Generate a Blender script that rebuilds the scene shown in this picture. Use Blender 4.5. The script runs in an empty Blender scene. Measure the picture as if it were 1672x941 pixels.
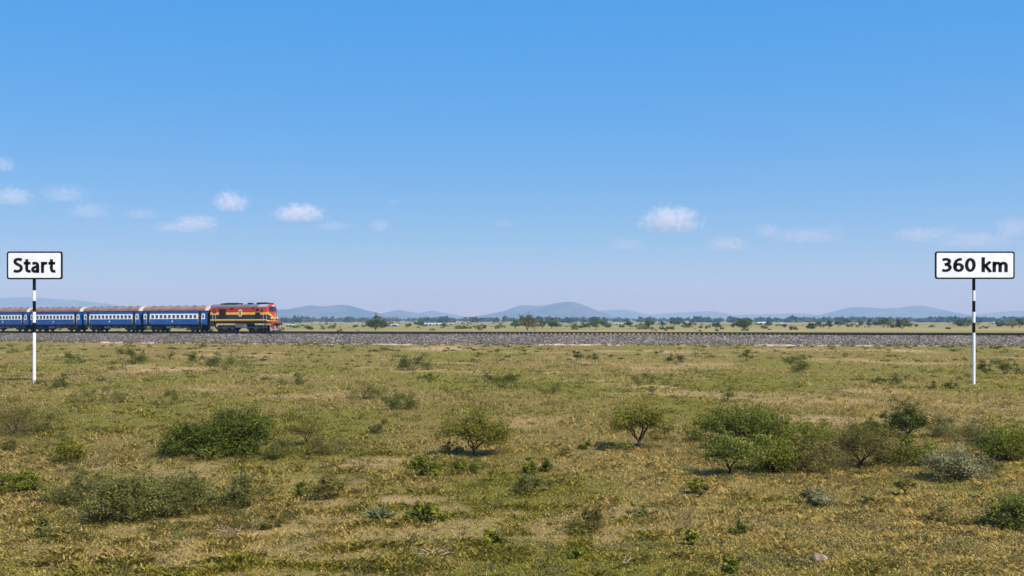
import bpy, math, random
import numpy as np
from mathutils import Vector, Matrix

# ------------------------------------------------------------------ scene, camera, light
S = bpy.context.scene
COL = S.collection
F = 1700.0            # focal length in photo pixels (photo 1672 wide)
CX, HY = 836.0, 522.5 # picture column of the axis, picture row of the horizon
CAMH = 3.5

cam_d = bpy.data.cameras.new('camera'); cam = bpy.data.objects.new('camera', cam_d); COL.objects.link(cam)
cam_d.sensor_width = 36.0; cam_d.lens = 36.0*F/1672.0
cam_d.shift_y = (HY-470.5)/1672.0
cam_d.clip_start = 0.1; cam_d.clip_end = 90000
cam.location = (0, 0, CAMH); cam.rotation_euler = (math.radians(90), 0, 0)
S.camera = cam

SUN_EL, SUN_AZ = math.radians(49), math.radians(139)   # azimuth clockwise from +Y
world = bpy.data.worlds.new('World'); S.world = world; world.use_nodes = True
wn = world.node_tree.nodes; wl = world.node_tree.links
bg = wn['Background']
sky = wn.new('ShaderNodeTexSky'); sky.sky_type = 'NISHITA'; sky.sun_disc = False
sky.sun_elevation = SUN_EL; sky.sun_rotation = SUN_AZ
sky.altitude = 0; sky.air_density = 0.7; sky.dust_density = 0.0; sky.ozone_density = 10.0
gm = wn.new('ShaderNodeGamma'); gm.inputs['Gamma'].default_value = 0.10
hsv = wn.new('ShaderNodeHueSaturation'); hsv.inputs['Saturation'].default_value = 6.1; hsv.inputs['Value'].default_value = 3.9; hsv.inputs['Hue'].default_value = 0.52
wl.new(sky.outputs[0], gm.inputs['Color']); wl.new(gm.outputs[0], hsv.inputs['Color'])
wl.new(hsv.outputs[0], bg.inputs['Color']); bg.inputs['Strength'].default_value = 0.13
sun_d = bpy.data.lights.new('sun', 'SUN'); sun_d.energy = 4.6; sun_d.angle = math.radians(0.53); sun_d.color = (1.0, 0.94, 0.85)
sun = bpy.data.objects.new('sun', sun_d); COL.objects.link(sun)
sdir = Vector((math.sin(SUN_AZ)*math.cos(SUN_EL), math.cos(SUN_AZ)*math.cos(SUN_EL), math.sin(SUN_EL)))
sun.rotation_euler = sdir.to_track_quat('Z', 'Y').to_euler(); sun.location = (30, -30, 60)
vs = S.view_settings; vs.view_transform = 'Standard'; vs.look = 'None'; vs.exposure = 0.5; vs.gamma = 1.0; vs.use_curve_mapping = False
S.render.engine = 'CYCLES'
cy = S.cycles
cy.max_bounces = 8; cy.diffuse_bounces = 3; cy.glossy_bounces = 2; cy.transmission_bounces = 3
cy.volume_bounces = 6; cy.transparent_max_bounces = 8; cy.use_denoising = True

rng = np.random.default_rng(7); random.seed(7)

# ------------------------------------------------------------------ helpers
def depth(yp): return CAMH*F/(yp-HY)
def wx(xp, Y): return (xp-CX)/F*Y

_P = np.random.default_rng(3).permutation(1024)
_V = np.random.default_rng(4).random(1024)
def vnoise(x, y, seed=0):
    x = np.asarray(x, float); y = np.asarray(y, float)
    xi = np.floor(x).astype(int); yi = np.floor(y).astype(int)
    fx = x-xi; fy = y-yi; fx = fx*fx*(3-2*fx); fy = fy*fy*(3-2*fy)
    h = lambda a, b: _V[_P[(_P[(a+seed*57) & 1023]+b) & 1023]]
    return (h(xi, yi)*(1-fx)+h(xi+1, yi)*fx)*(1-fy)+(h(xi, yi+1)*(1-fx)+h(xi+1, yi+1)*fx)*fy
def fbm(x, y, seed=0, o=4):
    t = 0; a = .5; n = 0
    for k in range(o):
        t = t+a*vnoise(np.asarray(x)*2**k, np.asarray(y)*2**k, seed+k); n += a; a *= .5
    return t/n
def sstep(a, b, x):
    t = np.clip((x-a)/(b-a), 0, 1); return t*t*(3-2*t)

def mesh_np(name, verts, faces, mats, col=None, fmat=None, smooth=False, attr='Col'):
    """verts (n,3); faces: (m,k) int array of equal-size polygons"""
    me = bpy.data.meshes.new(name)
    verts = np.asarray(verts, np.float32); faces = np.asarray(faces, np.int32)
    m, k = faces.shape
    me.vertices.add(len(verts)); me.vertices.foreach_set('co', verts.ravel())
    me.loops.add(m*k); me.loops.foreach_set('vertex_index', faces.ravel())
    me.polygons.add(m); me.polygons.foreach_set('loop_start', np.arange(0, m*k, k, dtype=np.int32))
    me.polygons.foreach_set('loop_total', np.full(m, k, np.int32))
    if fmat is not None: me.polygons.foreach_set('material_index', np.asarray(fmat, np.int32))
    if smooth: me.polygons.foreach_set('use_smooth', np.ones(m, bool))
    for x in (mats if isinstance(mats, (list, tuple)) else [mats]): me.materials.append(x)
    if col is not None:
        a = me.color_attributes.new(attr, 'FLOAT_COLOR', 'POINT')
        c = np.ones((len(verts), 4), np.float32); c[:, :3] = col
        a.data.foreach_set('color', c.ravel())
    me.update(calc_edges=True); me.validate()
    return me
def link(name, me, parent=None, loc=None):
    o = bpy.data.objects.new(name, me); COL.objects.link(o)
    if parent: o.parent = parent
    if loc is not None: o.location = loc
    return o
def tag(o, label=None, cat=None, group=None, kind=None):
    if label: o['label'] = label
    if cat: o['category'] = cat
    if group: o['group'] = group
    if kind: o['kind'] = kind
    return o
def thing(name, label, cat, loc=(0, 0, 0), rz=0, group=None):
    o = bpy.data.objects.new(name, None); COL.objects.link(o)
    o.location = loc; o.rotation_euler = (0, 0, rz); o.empty_display_size = .2
    return tag(o, label, cat, group)
def dup(root, loc, rz=0, scale=None, label=None, group=None):
    r = root.copy(); COL.objects.link(r); r.location = loc; r.rotation_euler = (0, 0, rz)
    if scale is not None: r.scale = scale
    if label: r['label'] = label
    if group: r['group'] = group
    for ch in list(root.children):
        c = ch.copy(); COL.objects.link(c); c.parent = r
        for g in list(ch.children):
            d = g.copy(); COL.objects.link(d); d.parent = c
    return r

class MB:
    def __init__(s): s.v = []; s.f = []; s.m = []
    def add(s, vs_, fs, m=0):
        b = len(s.v); s.v += [tuple(p) for p in vs_]
        for f in fs: s.f.append([b+i for i in f]); s.m.append(m)
    def box(s, x0, x1, y0, y1, z0, z1, m=0):
        s.add([(x0, y0, z0), (x1, y0, z0), (x1, y1, z0), (x0, y1, z0), (x0, y0, z1), (x1, y0, z1), (x1, y1, z1), (x0, y1, z1)],
              [(0, 3, 2, 1), (4, 5, 6, 7), (0, 1, 5, 4), (1, 2, 6, 5), (2, 3, 7, 6), (3, 0, 4, 7)], m)
    def tube(s, p, q, r, n=8, m=0, r2=None):
        p = Vector(p); q = Vector(q); d = (q-p).normalized(); r2 = r if r2 is None else r2
        u = d.orthogonal().normalized(); w = d.cross(u)
        vs_ = [p+(u*math.cos(2*math.pi*i/n)+w*math.sin(2*math.pi*i/n))*r for i in range(n)]
        vs_ += [q+(u*math.cos(2*math.pi*i/n)+w*math.sin(2*math.pi*i/n))*r2 for i in range(n)]
        s.add(vs_, [(i, (i+1) % n, n+(i+1) % n, n+i) for i in range(n)]+[tuple(reversed(range(n))), tuple(range(n, 2*n))], m)
    def loft(s, rings, m=0, closed=True, cap=True, mats=None):
        n = len(rings[0]); b = len(s.v)
        for r in rings: s.v += [tuple(p) for p in r]
        for k in range(len(rings)-1):
            for i in range(n if closed else n-1):
                j = (i+1) % n
                s.f.append([b+k*n+i, b+k*n+j, b+(k+1)*n+j, b+(k+1)*n+i]); s.m.append(mats[i] if mats else m)
        if cap:
            s.f.append([b+i for i in reversed(range(n))]); s.m.append(m)
            e = b+(len(rings)-1)*n; s.f.append([e+i for i in range(n)]); s.m.append(m)
    def build(s, name, mats, parent=None, loc=None, bevel=0, smooth=False):
        me = bpy.data.meshes.new(name); me.from_pydata(s.v, [], s.f)
        for x in (mats if isinstance(mats, (list, tuple)) else [mats]): me.materials.append(x)
        for i, p in enumerate(me.polygons): p.material_index = s.m[i]; p.use_smooth = smooth
        me.update()
        o = link(name, me, parent, loc)
        if bevel:
            b = o.modifiers.new('bevel', 'BEVEL'); b.width = bevel; b.segments = 2; b.limit_method = 'ANGLE'
        return o

# ------------------------------------------------------------------ materials
def mat(name, c, rough=.6, metal=0, var=.18, scale=3.0, bump=0, bscale=20, spec=.4, coat=0):
    m = bpy.data.materials.new(name); m.use_nodes = True; N = m.node_tree.nodes; L = m.node_tree.links
    p = N['Principled BSDF']; p.inputs['Roughness'].default_value = rough; p.inputs['Metallic'].default_value = metal
    p.inputs['Specular IOR Level'].default_value = spec; p.inputs['Coat Weight'].default_value = coat
    tc = N.new('ShaderNodeTexCoord')
    nz = N.new('ShaderNodeTexNoise'); nz.inputs['Scale'].default_value = scale; nz.inputs['Detail'].default_value = 6
    L.new(tc.outputs['Object'], nz.inputs['Vector'])
    r = N.new('ShaderNodeValToRGB'); L.new(nz.outputs['Fac'], r.inputs['Fac'])
    lo = [max(0, x*(1-var)) for x in c]; hi = [min(1, x*(1+var)) for x in c]
    r.color_ramp.elements[0].position = .3; r.color_ramp.elements[1].position = .7
    r.color_ramp.elements[0].color = (*lo, 1); r.color_ramp.elements[1].color = (*hi, 1)
    L.new(r.outputs['Color'], p.inputs['Base Color'])
    if bump:
        n2 = N.new('ShaderNodeTexNoise'); n2.inputs['Scale'].default_value = bscale; n2.inputs['Detail'].default_value = 5
        L.new(tc.outputs['Object'], n2.inputs['Vector'])
        b = N.new('ShaderNodeBump'); b.inputs['Strength'].default_value = bump; L.new(n2.outputs['Fac'], b.inputs['Height'])
        L.new(b.outputs['Normal'], p.inputs['Normal'])
    return m

def leafmat(name, rough=.55, trans=.3):
    m = bpy.data.materials.new(name); m.use_nodes = True; N = m.node_tree.nodes; L = m.node_tree.links
    p = N['Principled BSDF']; p.inputs['Roughness'].default_value = rough; p.inputs['Specular IOR Level'].default_value = .12
    a = N.new('ShaderNodeVertexColor'); a.layer_name = 'Col'
    oi = N.new('ShaderNodeObjectInfo')
    hs = N.new('ShaderNodeHueSaturation')
    mr = N.new('ShaderNodeMapRange'); mr.inputs['To Min'].default_value = .85; mr.inputs['To Max'].default_value = 1.15
    L.new(oi.outputs['Random'], mr.inputs['Value']); L.new(mr.outputs[0], hs.inputs['Value'])
    L.new(a.outputs['Color'], hs.inputs['Color'])
    L.new(hs.outputs['Color'], p.inputs['Base Color'])
    t = N.new('ShaderNodeBsdfTranslucent'); L.new(hs.outputs['Color'], t.inputs['Color'])
    mx = N.new('ShaderNodeMixShader'); mx.inputs['Fac'].default_value = trans
    L.new(p.outputs[0], mx.inputs[1]); L.new(t.outputs[0], mx.inputs[2]); L.new(mx.outputs[0], N['Material Output'].inputs['Surface'])
    return m
M_LEAF = leafmat('leaf'); M_GRASS = leafmat('grass_blade', .8, .42)
M_BARK = mat('bark', (.045, .031, .016), .9, var=.4, scale=20, bump=.3)
M_BARKG = mat('grey_bark', (.20, .145, .075), .9, var=.35, scale=20, bump=.3)
M_DEAD = mat('dead_wood', (.30, .225, .14), .9, var=.3, scale=12, bump=.3)

def ground_mat():
    m = bpy.data.materials.new('dry_grassland'); m.use_nodes = True; N = m.node_tree.nodes; L = m.node_tree.links
    p = N['Principled BSDF']; p.inputs['Roughness'].default_value = .95; p.inputs['Specular IOR Level'].default_value = .1
    g = N.new('ShaderNodeNewGeometry')
    at = N.new('ShaderNodeVertexColor'); at.layer_name = 'Col'
    sp = N.new('ShaderNodeSeparateColor'); L.new(at.outputs['Color'], sp.inputs[0])
    def noise(scale, detail=4, rough=.6, vec=None):
        n = N.new('ShaderNodeTexNoise'); n.inputs['Scale'].default_value = scale; n.inputs['Detail'].default_value = detail
        n.inputs['Roughness'].default_value = rough; L.new(vec or g.outputs['Position'], n.inputs['Vector']); return n.outputs['Fac']
    def math_(op, a, b=None, c=None, clamp=False):
        n = N.new('ShaderNodeMath'); n.operation = op; n.use_clamp = clamp
        for i, v in enumerate((a, b, c)):
            if v is None: continue
            if isinstance(v, (int, float)): n.inputs[i].default_value = v
            else: L.new(v, n.inputs[i])
        return n.outputs[0]
    def mix(f, a, b, mode='MIX'):
        n = N.new('ShaderNodeMix'); n.data_type = 'RGBA'; n.blend_type = mode
        if isinstance(f, (int, float)): n.inputs['Factor'].default_value = f
        else: L.new(f, n.inputs['Factor'])
        for s_, v in (('A', a), ('B', b)):
            k = [i for i in n.inputs if i.name == s_ and i.type == 'RGBA'][0]
            if isinstance(v, tuple): k.default_value = (*v, 1)
            else: L.new(v, k)
        return [o for o in n.outputs if o.type == 'RGBA'][0]
    fine = noise(9, 6, .7); mid = noise(1.3, 5, .6); vf = noise(38, 3, .7)
    # green share: painted patches of growth + broken up by noise
    gsh = math_('ADD', sp.outputs[1], math_('MULTIPLY', math_('SUBTRACT', fine, .5), 1.1))
    gsh = math_('ADD', gsh, math_('MULTIPLY', math_('SUBTRACT', mid, .5), .8), clamp=True)
    tan = mix(mid, (.30, .200, .046), (.43, .315, .085))
    tan = mix(math_('MULTIPLY', math_('SUBTRACT', vf, .35), 1.6, clamp=True), (.19, .13, .038), tan)
    grn = mix(fine, (.165, .142, .022), (.26, .225, .042))
    c = mix(gsh, tan, grn)
    c = mix(math_('MULTIPLY', math_('SUBTRACT', .47, noise(4.2, 5, .65)), 3.2, clamp=True), c, (.15, .118, .028))
    c = mix(math_('MULTIPLY', math_('SUBTRACT', noise(22, 3, .7), .58), 5.0, clamp=True), c, (.42, .33, .13))
    soil = mix(fine, (.40, .255, .10), (.50, .345, .155))
    sm = math_('MULTIPLY', math_('ADD', sp.outputs[0], math_('MULTIPLY', math_('SUBTRACT', fine, .55), 1.2)), 1.8, clamp=True)
    sm = math_('MULTIPLY', sm, math_('GREATER_THAN', sp.outputs[0], .02))
    c = mix(sm, c, soil)
    far = mix(gsh, (.36, .27, .10), (.18, .175, .045))
    c = mix(sp.outputs[2], c, far)
    L.new(c, p.inputs['Base Color'])
    b = N.new('ShaderNodeBump'); b.inputs['Strength'].default_value = .9; b.inputs['Distance'].default_value = .10
    L.new(math_('ADD', fine, math_('MULTIPLY', vf, .5)), b.inputs['Height']); L.new(b.outputs['Normal'], p.inputs['Normal'])
    return m
M_GROUND = ground_mat()

# ------------------------------------------------------------------ the railway line (plan curve)
PHI = ([-25, 0, 10, 22, 34, 46, 62, 400], [6.5, 13, 17, 22, 25, 27, 28, 28])   # heading against distance left of the loco's nose
def _track():
    ds = .5; out = []
    x, y = -33.9, 154.0
    pts = {0: (x, y)}
    for k in range(1, 600):
        a = math.radians(np.interp((k-.5)*ds, *PHI)); x -= math.cos(a)*ds; y += math.sin(a)*ds; pts[k] = (x, y)
    x, y = pts[0]
    for k in range(1, 700):
        a = math.radians(np.interp(-(k-.5)*ds, *PHI)); x += math.cos(a)*ds; y -= math.sin(a)*ds; pts[-k] = (x, y)
    ks = sorted(pts); return np.array([k*ds for k in ks]), np.array([pts[k] for k in ks])
TS, TP = _track()
def tpos(s): return np.array([np.interp(s, TS, TP[:, 0]), np.interp(s, TS, TP[:, 1])])
def tphi(s): return math.radians(np.interp(s, *PHI))
def railz(s): return float(np.interp(s, [-150, -110, 0, 62, 120, 300], [1.72, 1.73, 1.81, 1.61, 1.42, 1.1]))
_o = np.argsort(TP[:, 0])
def track_y(x): return np.interp(x, TP[_o, 0], TP[_o, 1])

# ------------------------------------------------------------------ ground
SOIL = [(600, 755, 95, 14, 1), (180, 757, 130, 11, .8), (1340, 686, 190, 12, 1), (300, 604, 150, 8, .8), (720, 569, 110, 7, .9),
        (1330, 655, 260, 16, .45), (330, 580, 60, 6, .6), (1210, 722, 70, 14, .7), (1085, 634, 60, 6, .8), (1470, 573, 80, 6, .8),
        (560, 640, 60, 6, .5), (985, 622, 130, 8, .4), (150, 640, 120, 10, .45), (1180, 800, 90, 16, .55), (420, 705, 50, 6, .6),
        (1430, 640, 160, 10, .45), (700, 715, 60, 10, .5), (380, 870, 120, 14, .4), (1100, 575, 120, 6, .5), (60, 890, 90, 14, .35), (860, 575, 80, 5, .4), (660, 820, 90, 10, .45)]
GREEN = [(620, 680, 420, 60, .28), (800, 938, 1100, 34, .28), (300, 934, 400, 34, .22), (1500, 938, 400, 34, .28), (1180, 660, 420, 40, -.22), (1450, 640, 300, 50, -.2),
         (130, 600, 260, 40, .15), (1250, 830, 320, 60, -.2), (900, 690, 220, 50, .2), (250, 690, 260, 40, -.1), (1400, 740, 360, 60, .3), (330, 840, 300, 60, .12), (1560, 570, 300, 14, .3), (760, 565, 900, 6, .3)]
def blobs(L, x, y):
    t = np.zeros(np.broadcast(x, y).shape)
    for xp, yp, w, h, s in L:
        yp0, yp1 = yp-h/2, yp+h/2
        Y = depth(yp); dY = (depth(yp0)-depth(yp1))/2; X = wx(xp, Y); dX = w/2/F*Y
        t = t+s*np.exp(-((x-X)/dX)**2-((y-Y)/dY)**2)
    return t
def soilf(x, y):
    return np.clip(blobs(SOIL, x, y)*(.45+1.1*fbm(x/1.2, y/2.0, 11)) + .42*sstep(.60, .74, fbm(x/5, y/6.0, 21)), 0, 1)
def greenf(x, y):
    return np.clip(.29+blobs(GREEN, x, y)+2.8*(fbm(x/7, y/9, 31, 3)-.5)+1.3*(fbm(x/1.6, y/2.2, 41)-.5), 0, 1)
def gz(x, y):
    n = sstep(160, 110, y)
    return n*(.22*(fbm(x/9, y/12, 51)-.5)+.12*(fbm(x/1.8, y/1.8, 61, 3)-.5)+.06*(fbm(x/.6, y/.6, 65, 2)-.5))

def build_ground():
    ys = np.concatenate([np.linspace(-30, 8, 20)[:-1], np.geomspace(8, 160, 430)[:-1], np.geomspace(160, 15000, 160)])
    t = np.linspace(-1, 1, 421); u = np.sign(t)*np.abs(t)**1.5
    hw = 30+1.0*np.clip(ys, 0, None)
    X = u[None, :]*hw[:, None]; Y = np.repeat(ys[:, None], len(u), 1)
    Z = gz(X, Y)
    n, m = X.shape
    far = sstep(170, 320, Y)
    gf = greenf(X, Y)*(1-far)+far*np.clip(.5+1.6*(fbm(X/160, Y/60, 71)-.5)+.8*(fbm(X/30, Y/14, 77)-.5), 0, 1)
    col = np.stack([soilf(X, Y)*(1-far)+far*.8*sstep(.62, .7, fbm(X/220, Y/70, 73)), gf, far], -1).reshape(-1, 3)
    idx = np.arange(n*m).reshape(n, m)
    fc = np.stack([idx[:-1, :-1], idx[:-1, 1:], idx[1:, 1:], idx[1:, :-1]], -1).reshape(-1, 4)
    me = mesh_np('ground', np.stack([X, Y, Z], -1).reshape(-1, 3), fc, M_GROUND, col, smooth=True)
    tag(link('ground', me), kind='structure')
build_ground()

# ------------------------------------------------------------------ hills
def hill_mat(name, c1, c2):
    m = bpy.data.materials.new(name); m.use_nodes = True; N = m.node_tree.nodes; L = m.node_tree.links
    p = N['Principled BSDF']; p.inputs['Roughness'].default_value = 1; p.inputs['Specular IOR Level'].default_value = 0
    g = N.new('ShaderNodeNewGeometry'); n = N.new('ShaderNodeTexNoise'); n.inputs['Scale'].default_value = .006; n.inputs['Detail'].default_value = 8
    L.new(g.outputs['Position'], n.inputs['Vector'])
    r = N.new('ShaderNodeValToRGB'); r.color_ramp.elements[0].position = .42; r.color_ramp.elements[1].position = .58
    r.color_ramp.elements[0].color = (*c1, 1); r.color_ramp.elements[1].color = (*c2, 1)
    L.new(n.outputs['Fac'], r.inputs['Fac']); L.new(r.outputs[0], p.inputs['Base Color']); return m
M_HILL = hill_mat('scrub_hillside', (.03, .033, .034), (.125, .078, .062))
def hill(outline, Y, thick, seed):
    """a ridge at distance Y: outline = (picture column, rows above the horizon); modelled as terrain with depth 2*thick"""
    xs = np.array([o[0] for o in outline]); hs = np.array([o[1] for o in outline])
    nx, ny = 160, 40
    px = np.linspace(xs[0], xs[-1], nx)
    H = np.interp(px, xs, hs)
    k = np.exp(-np.linspace(-2, 2, 9)**2); k /= k.sum(); H = np.convolve(np.pad(H, 4, 'edge'), k, 'valid')
    X = (px-CX)/F*Y; Hm = H/F*Y
    v = np.linspace(-1, 1, ny)
    XX = np.repeat(X[None], ny, 0); YY = Y+thick*np.repeat(v[:, None], nx, 1)
    prof = np.clip(1-np.abs(v), 0, 1)**.85
    rid = 1-np.abs(2*fbm(XX/(thick*.45), YY/(thick*.6), seed)-1)
    rid2 = fbm(XX/(thick*.14), YY/(thick*.2), seed+5)
    ZZ = prof[:, None]*Hm[None]*(.80+.30*rid*np.sqrt(np.abs(v))[:, None]+.20*(1-np.abs(v))[:, None]*1.0+.10*(rid2-.5))-3
    idx = np.arange(nx*ny).reshape(ny, nx)
    fc = np.stack([idx[:-1, :-1], idx[:-1, 1:], idx[1:, 1:], idx[1:, :-1]], -1).reshape(-1, 4)
    me = mesh_np('hills', np.stack([XX, YY, ZZ], -1).reshape(-1, 3), fc, M_HILL, smooth=True)
    tag(link('hills', me), kind='structure')
hill([(-330, 0), (-200, 18), (-90, 27), (0, 35), (40, 37), (90, 35), (130, 31), (190, 25), (260, 15), (340, 9), (470, 4), (520, 0)], 10500, 1500, 1)
hill([(330, 0), (390, 10), (440, 18), (470, 19), (495, 23), (512, 25), (530, 23), (548, 25.5), (570, 25), (592, 18), (622, 11), (660, 6), (720, 0)], 7000, 900, 2)
hill([(590, 0), (630, 13), (652, 17.5), (675, 13), (700, 8), (760, 0)], 8500, 900, 3)
hill([(630, 0), (690, 13), (706, 16), (725, 12), (760, 6), (830, 0)], 11000, 1200, 4)
hill([(740, 0), (790, 9), (820, 15), (848, 25), (862, 25), (880, 23.5), (905, 28.5), (930, 31), (948, 28), (970, 18), (1000, 8), (1050, 0)], 7600, 1000, 5)
hill([(870, 0), (920, 8), (960, 9), (1010, 5), (1060, 0)], 6600, 450, 15)
hill([(930, 0), (980, 16), (1020, 17.5), (1060, 9), (1110, 13), (1150, 14.5), (1165, 15), (1190, 9), (1260, 10), (1300, 12), (1350, 8), (1420, 0)], 11800, 1300, 6)
hill([(1270, 0), (1330, 5), (1360, 13), (1385, 21), (1400, 21.5), (1440, 19.5), (1470, 21.5), (1490, 24), (1505, 23), (1530, 16), (1560, 8), (1600, 3), (1650, 0)], 9000, 1200, 7)
hill([(1520, 0), (1590, 9), (1640, 14), (1680, 17), (1760, 20), (1850, 12), (1950, 0)], 11500, 1300, 8)

# ------------------------------------------------------------------ haze
hb = MB(); hb.box(-15600, 15600, -300, 15600, -6, 330)
hz = bpy.data.materials.new('haze_air'); hz.use_nodes = True
hn = hz.node_tree.nodes; hn.remove(hn['Principled BSDF'])
pv = hn.new('ShaderNodeVolumePrincipled'); pv.inputs['Color'].default_value = (.285, .555, .85, 1); pv.inputs['Absorption Color'].default_value = (.55, .19, .0, 1); pv.inputs['Density'].default_value = 2.1e-4
pv.inputs['Anisotropy'].default_value = 0
hz.node_tree.links.new(pv.outputs[0], hn['Material Output'].inputs['Volume'])
HAZE = hb.build('haze', hz); tag(HAZE, kind='stuff')

# ------------------------------------------------------------------ clouds (volumes far beyond the haze)
def cloud_mat(dens, name):
    m = bpy.data.materials.new(name); m.use_nodes = True; N = m.node_tree.nodes; L = m.node_tree.links
    N.remove(N['Principled BSDF'])
    pv = N.new('ShaderNodeVolumePrincipled'); pv.inputs['Color'].default_value = (1, .985, .97, 1); pv.inputs['Anisotropy'].default_value = -0.3
    tc = N.new('ShaderNodeTexCoord'); oi = N.new('ShaderNodeObjectInfo')
    ad = N.new('ShaderNodeVectorMath'); ad.operation = 'MULTIPLY_ADD'
    ad.inputs[1].default_value = (2.4, 1.6, 1.3); L.new(tc.outputs['Object'], ad.inputs[0])
    sc = N.new('ShaderNodeVectorMath'); sc.operation = 'SCALE'; sc.inputs[0].default_value = (37, 53, 71)
    L.new(oi.outputs['Random'], sc.inputs['Scale']); L.new(sc.outputs[0], ad.inputs[2])
    nz = N.new('ShaderNodeTexNoise'); nz.inputs['Scale'].default_value = 2.2; nz.inputs['Detail'].default_value = 7; nz.inputs['Roughness'].default_value = .62; nz.inputs['Distortion'].default_value = .5
    L.new(ad.outputs[0], nz.inputs['Vector'])
    ln = N.new('ShaderNodeVectorMath'); ln.operation = 'LENGTH'; L.new(tc.outputs['Object'], ln.inputs[0])
    def math_(op, a, b=None, c=None, clamp=False):
        n = N.new('ShaderNodeMath'); n.operation = op; n.use_clamp = clamp
        for i, v in enumerate((a, b, c)):
            if v is None: continue
            if isinstance(v, (int, float)): n.inputs[i].default_value = v
            else: L.new(v, n.inputs[i])
        return n.outputs[0]
    # puffs: noise above a threshold that rises towards the rim
    sx = N.new('ShaderNodeSeparateXYZ'); L.new(tc.outputs['Object'], sx.inputs[0])
    base = math_('MULTIPLY', math_('ADD', sx.outputs[2], .62), 6.0, clamp=True)          # flat underside
    d = math_('SUBTRACT', math_('MULTIPLY', nz.outputs['Fac'], 3.6), math_('MULTIPLY', math_('POWER', ln.outputs['Value'], 1.5), 1.15))
    d = math_('MULTIPLY', math_('SUBTRACT', d, 1.0), 1.35, clamp=True)
    d = math_('MULTIPLY', d, base)
    L.new(math_('MULTIPLY', d, dens), pv.inputs['Density'])
    L.new(pv.outputs[0], N['Material Output'].inputs['Volume'])
    return m
CM = [cloud_mat(.0046, 'bright_cloud'), cloud_mat(.0022, 'thin_cloud'), cloud_mat(.0010, 'faint_cloud')]
def ellipsoid(n=24, m=12):
    mb = MB(); rings = []
    for j in range(1, m):
        a = math.pi*j/m; rings.append([(math.sin(a)*math.cos(2*math.pi*i/n), math.sin(a)*math.sin(2*math.pi*i/n), -math.cos(a)) for i in range(n)])
    mb.loft(rings); return mb
CLOUDS = [(376, 332, 58, 34, 0, 'bright white puff cloud high above the speeding locomotive'), (322, 363, 75, 24, 1, 'flat pale cloud just below the white puff on the left'),
 (488, 350, 84, 30, 0, 'white double-topped cloud right of the puff above the locomotive'), (545, 370, 66, 16, 2, 'faint pink wisp under the double-topped cloud'),
 (619, 369, 36, 24, 1, 'small round pale cloud right of the faint pink wisp'), (643, 330, 26, 15, 2, 'tiny faint cloud above the small round cloud'),
 (20, 322, 70, 32, 1, 'pale cloud at the left picture edge, above the Start board'), (105, 318, 80, 30, 2, 'thin veil of cloud right of the left-edge cloud'),
 (145, 345, 74, 28, 2, 'soft pale cloud above and right of the Start board'), (6, 270, 40, 26, 1, 'highest small cloud, cut by the left picture edge'),
 (1095, 362, 96, 44, 0, 'largest brightest cloud, puffed white, right of the picture centre'), (1022, 400, 70, 22, 2, 'faint streak of cloud below left of the largest cloud'),
 (1187, 400, 70, 26, 1, 'pale low cloud below right of the largest cloud'), (1253, 378, 44, 24, 1, 'small pale cloud right of the largest cloud'),
 (1318, 386, 120, 28, 2, 'long faint veil of cloud left of the 360 km board'), (1362, 371, 28, 17, 2, 'tiny puff on top of the long faint veil'),
 (1498, 385, 74, 26, 1, 'pale cloud just above left of the 360 km board'), (1590, 393, 150, 28, 2, 'faint cloud band directly above the 360 km board'),
 (1656, 373, 66, 34, 1, 'whitish cloud cut by the right picture edge'), (300, 372, 110, 20, 2, 'faint flat streak below the pale cloud on the left'), (230, 350, 60, 18, 2, 'faint wisp between the Start board and the flat pale cloud'), (1540, 378, 60, 18, 2, 'small faint wisp above the left end of the 360 km board'),
          (822, 365, 36, 16, 2, 'tiny lone wisp of cloud near the middle of the sky')]
_cm = {}
for xp, yp, w, h, k, lab in CLOUDS:
    Y = 17500.; X = wx(xp, Y); Z = CAMH+(HY-yp)/F*Y
    if k not in _cm: o = ellipsoid().build('cloud', CM[k]); _cm[k] = o.data
    else: o = link('cloud', _cm[k])
    o.location = (X, Y, Z); o.scale = (w/2/F*Y*1.3, w/2/F*Y*.7, h/2/F*Y*1.45)
    tag(o, lab, 'cloud', 'small clouds low in the blue sky')

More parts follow.
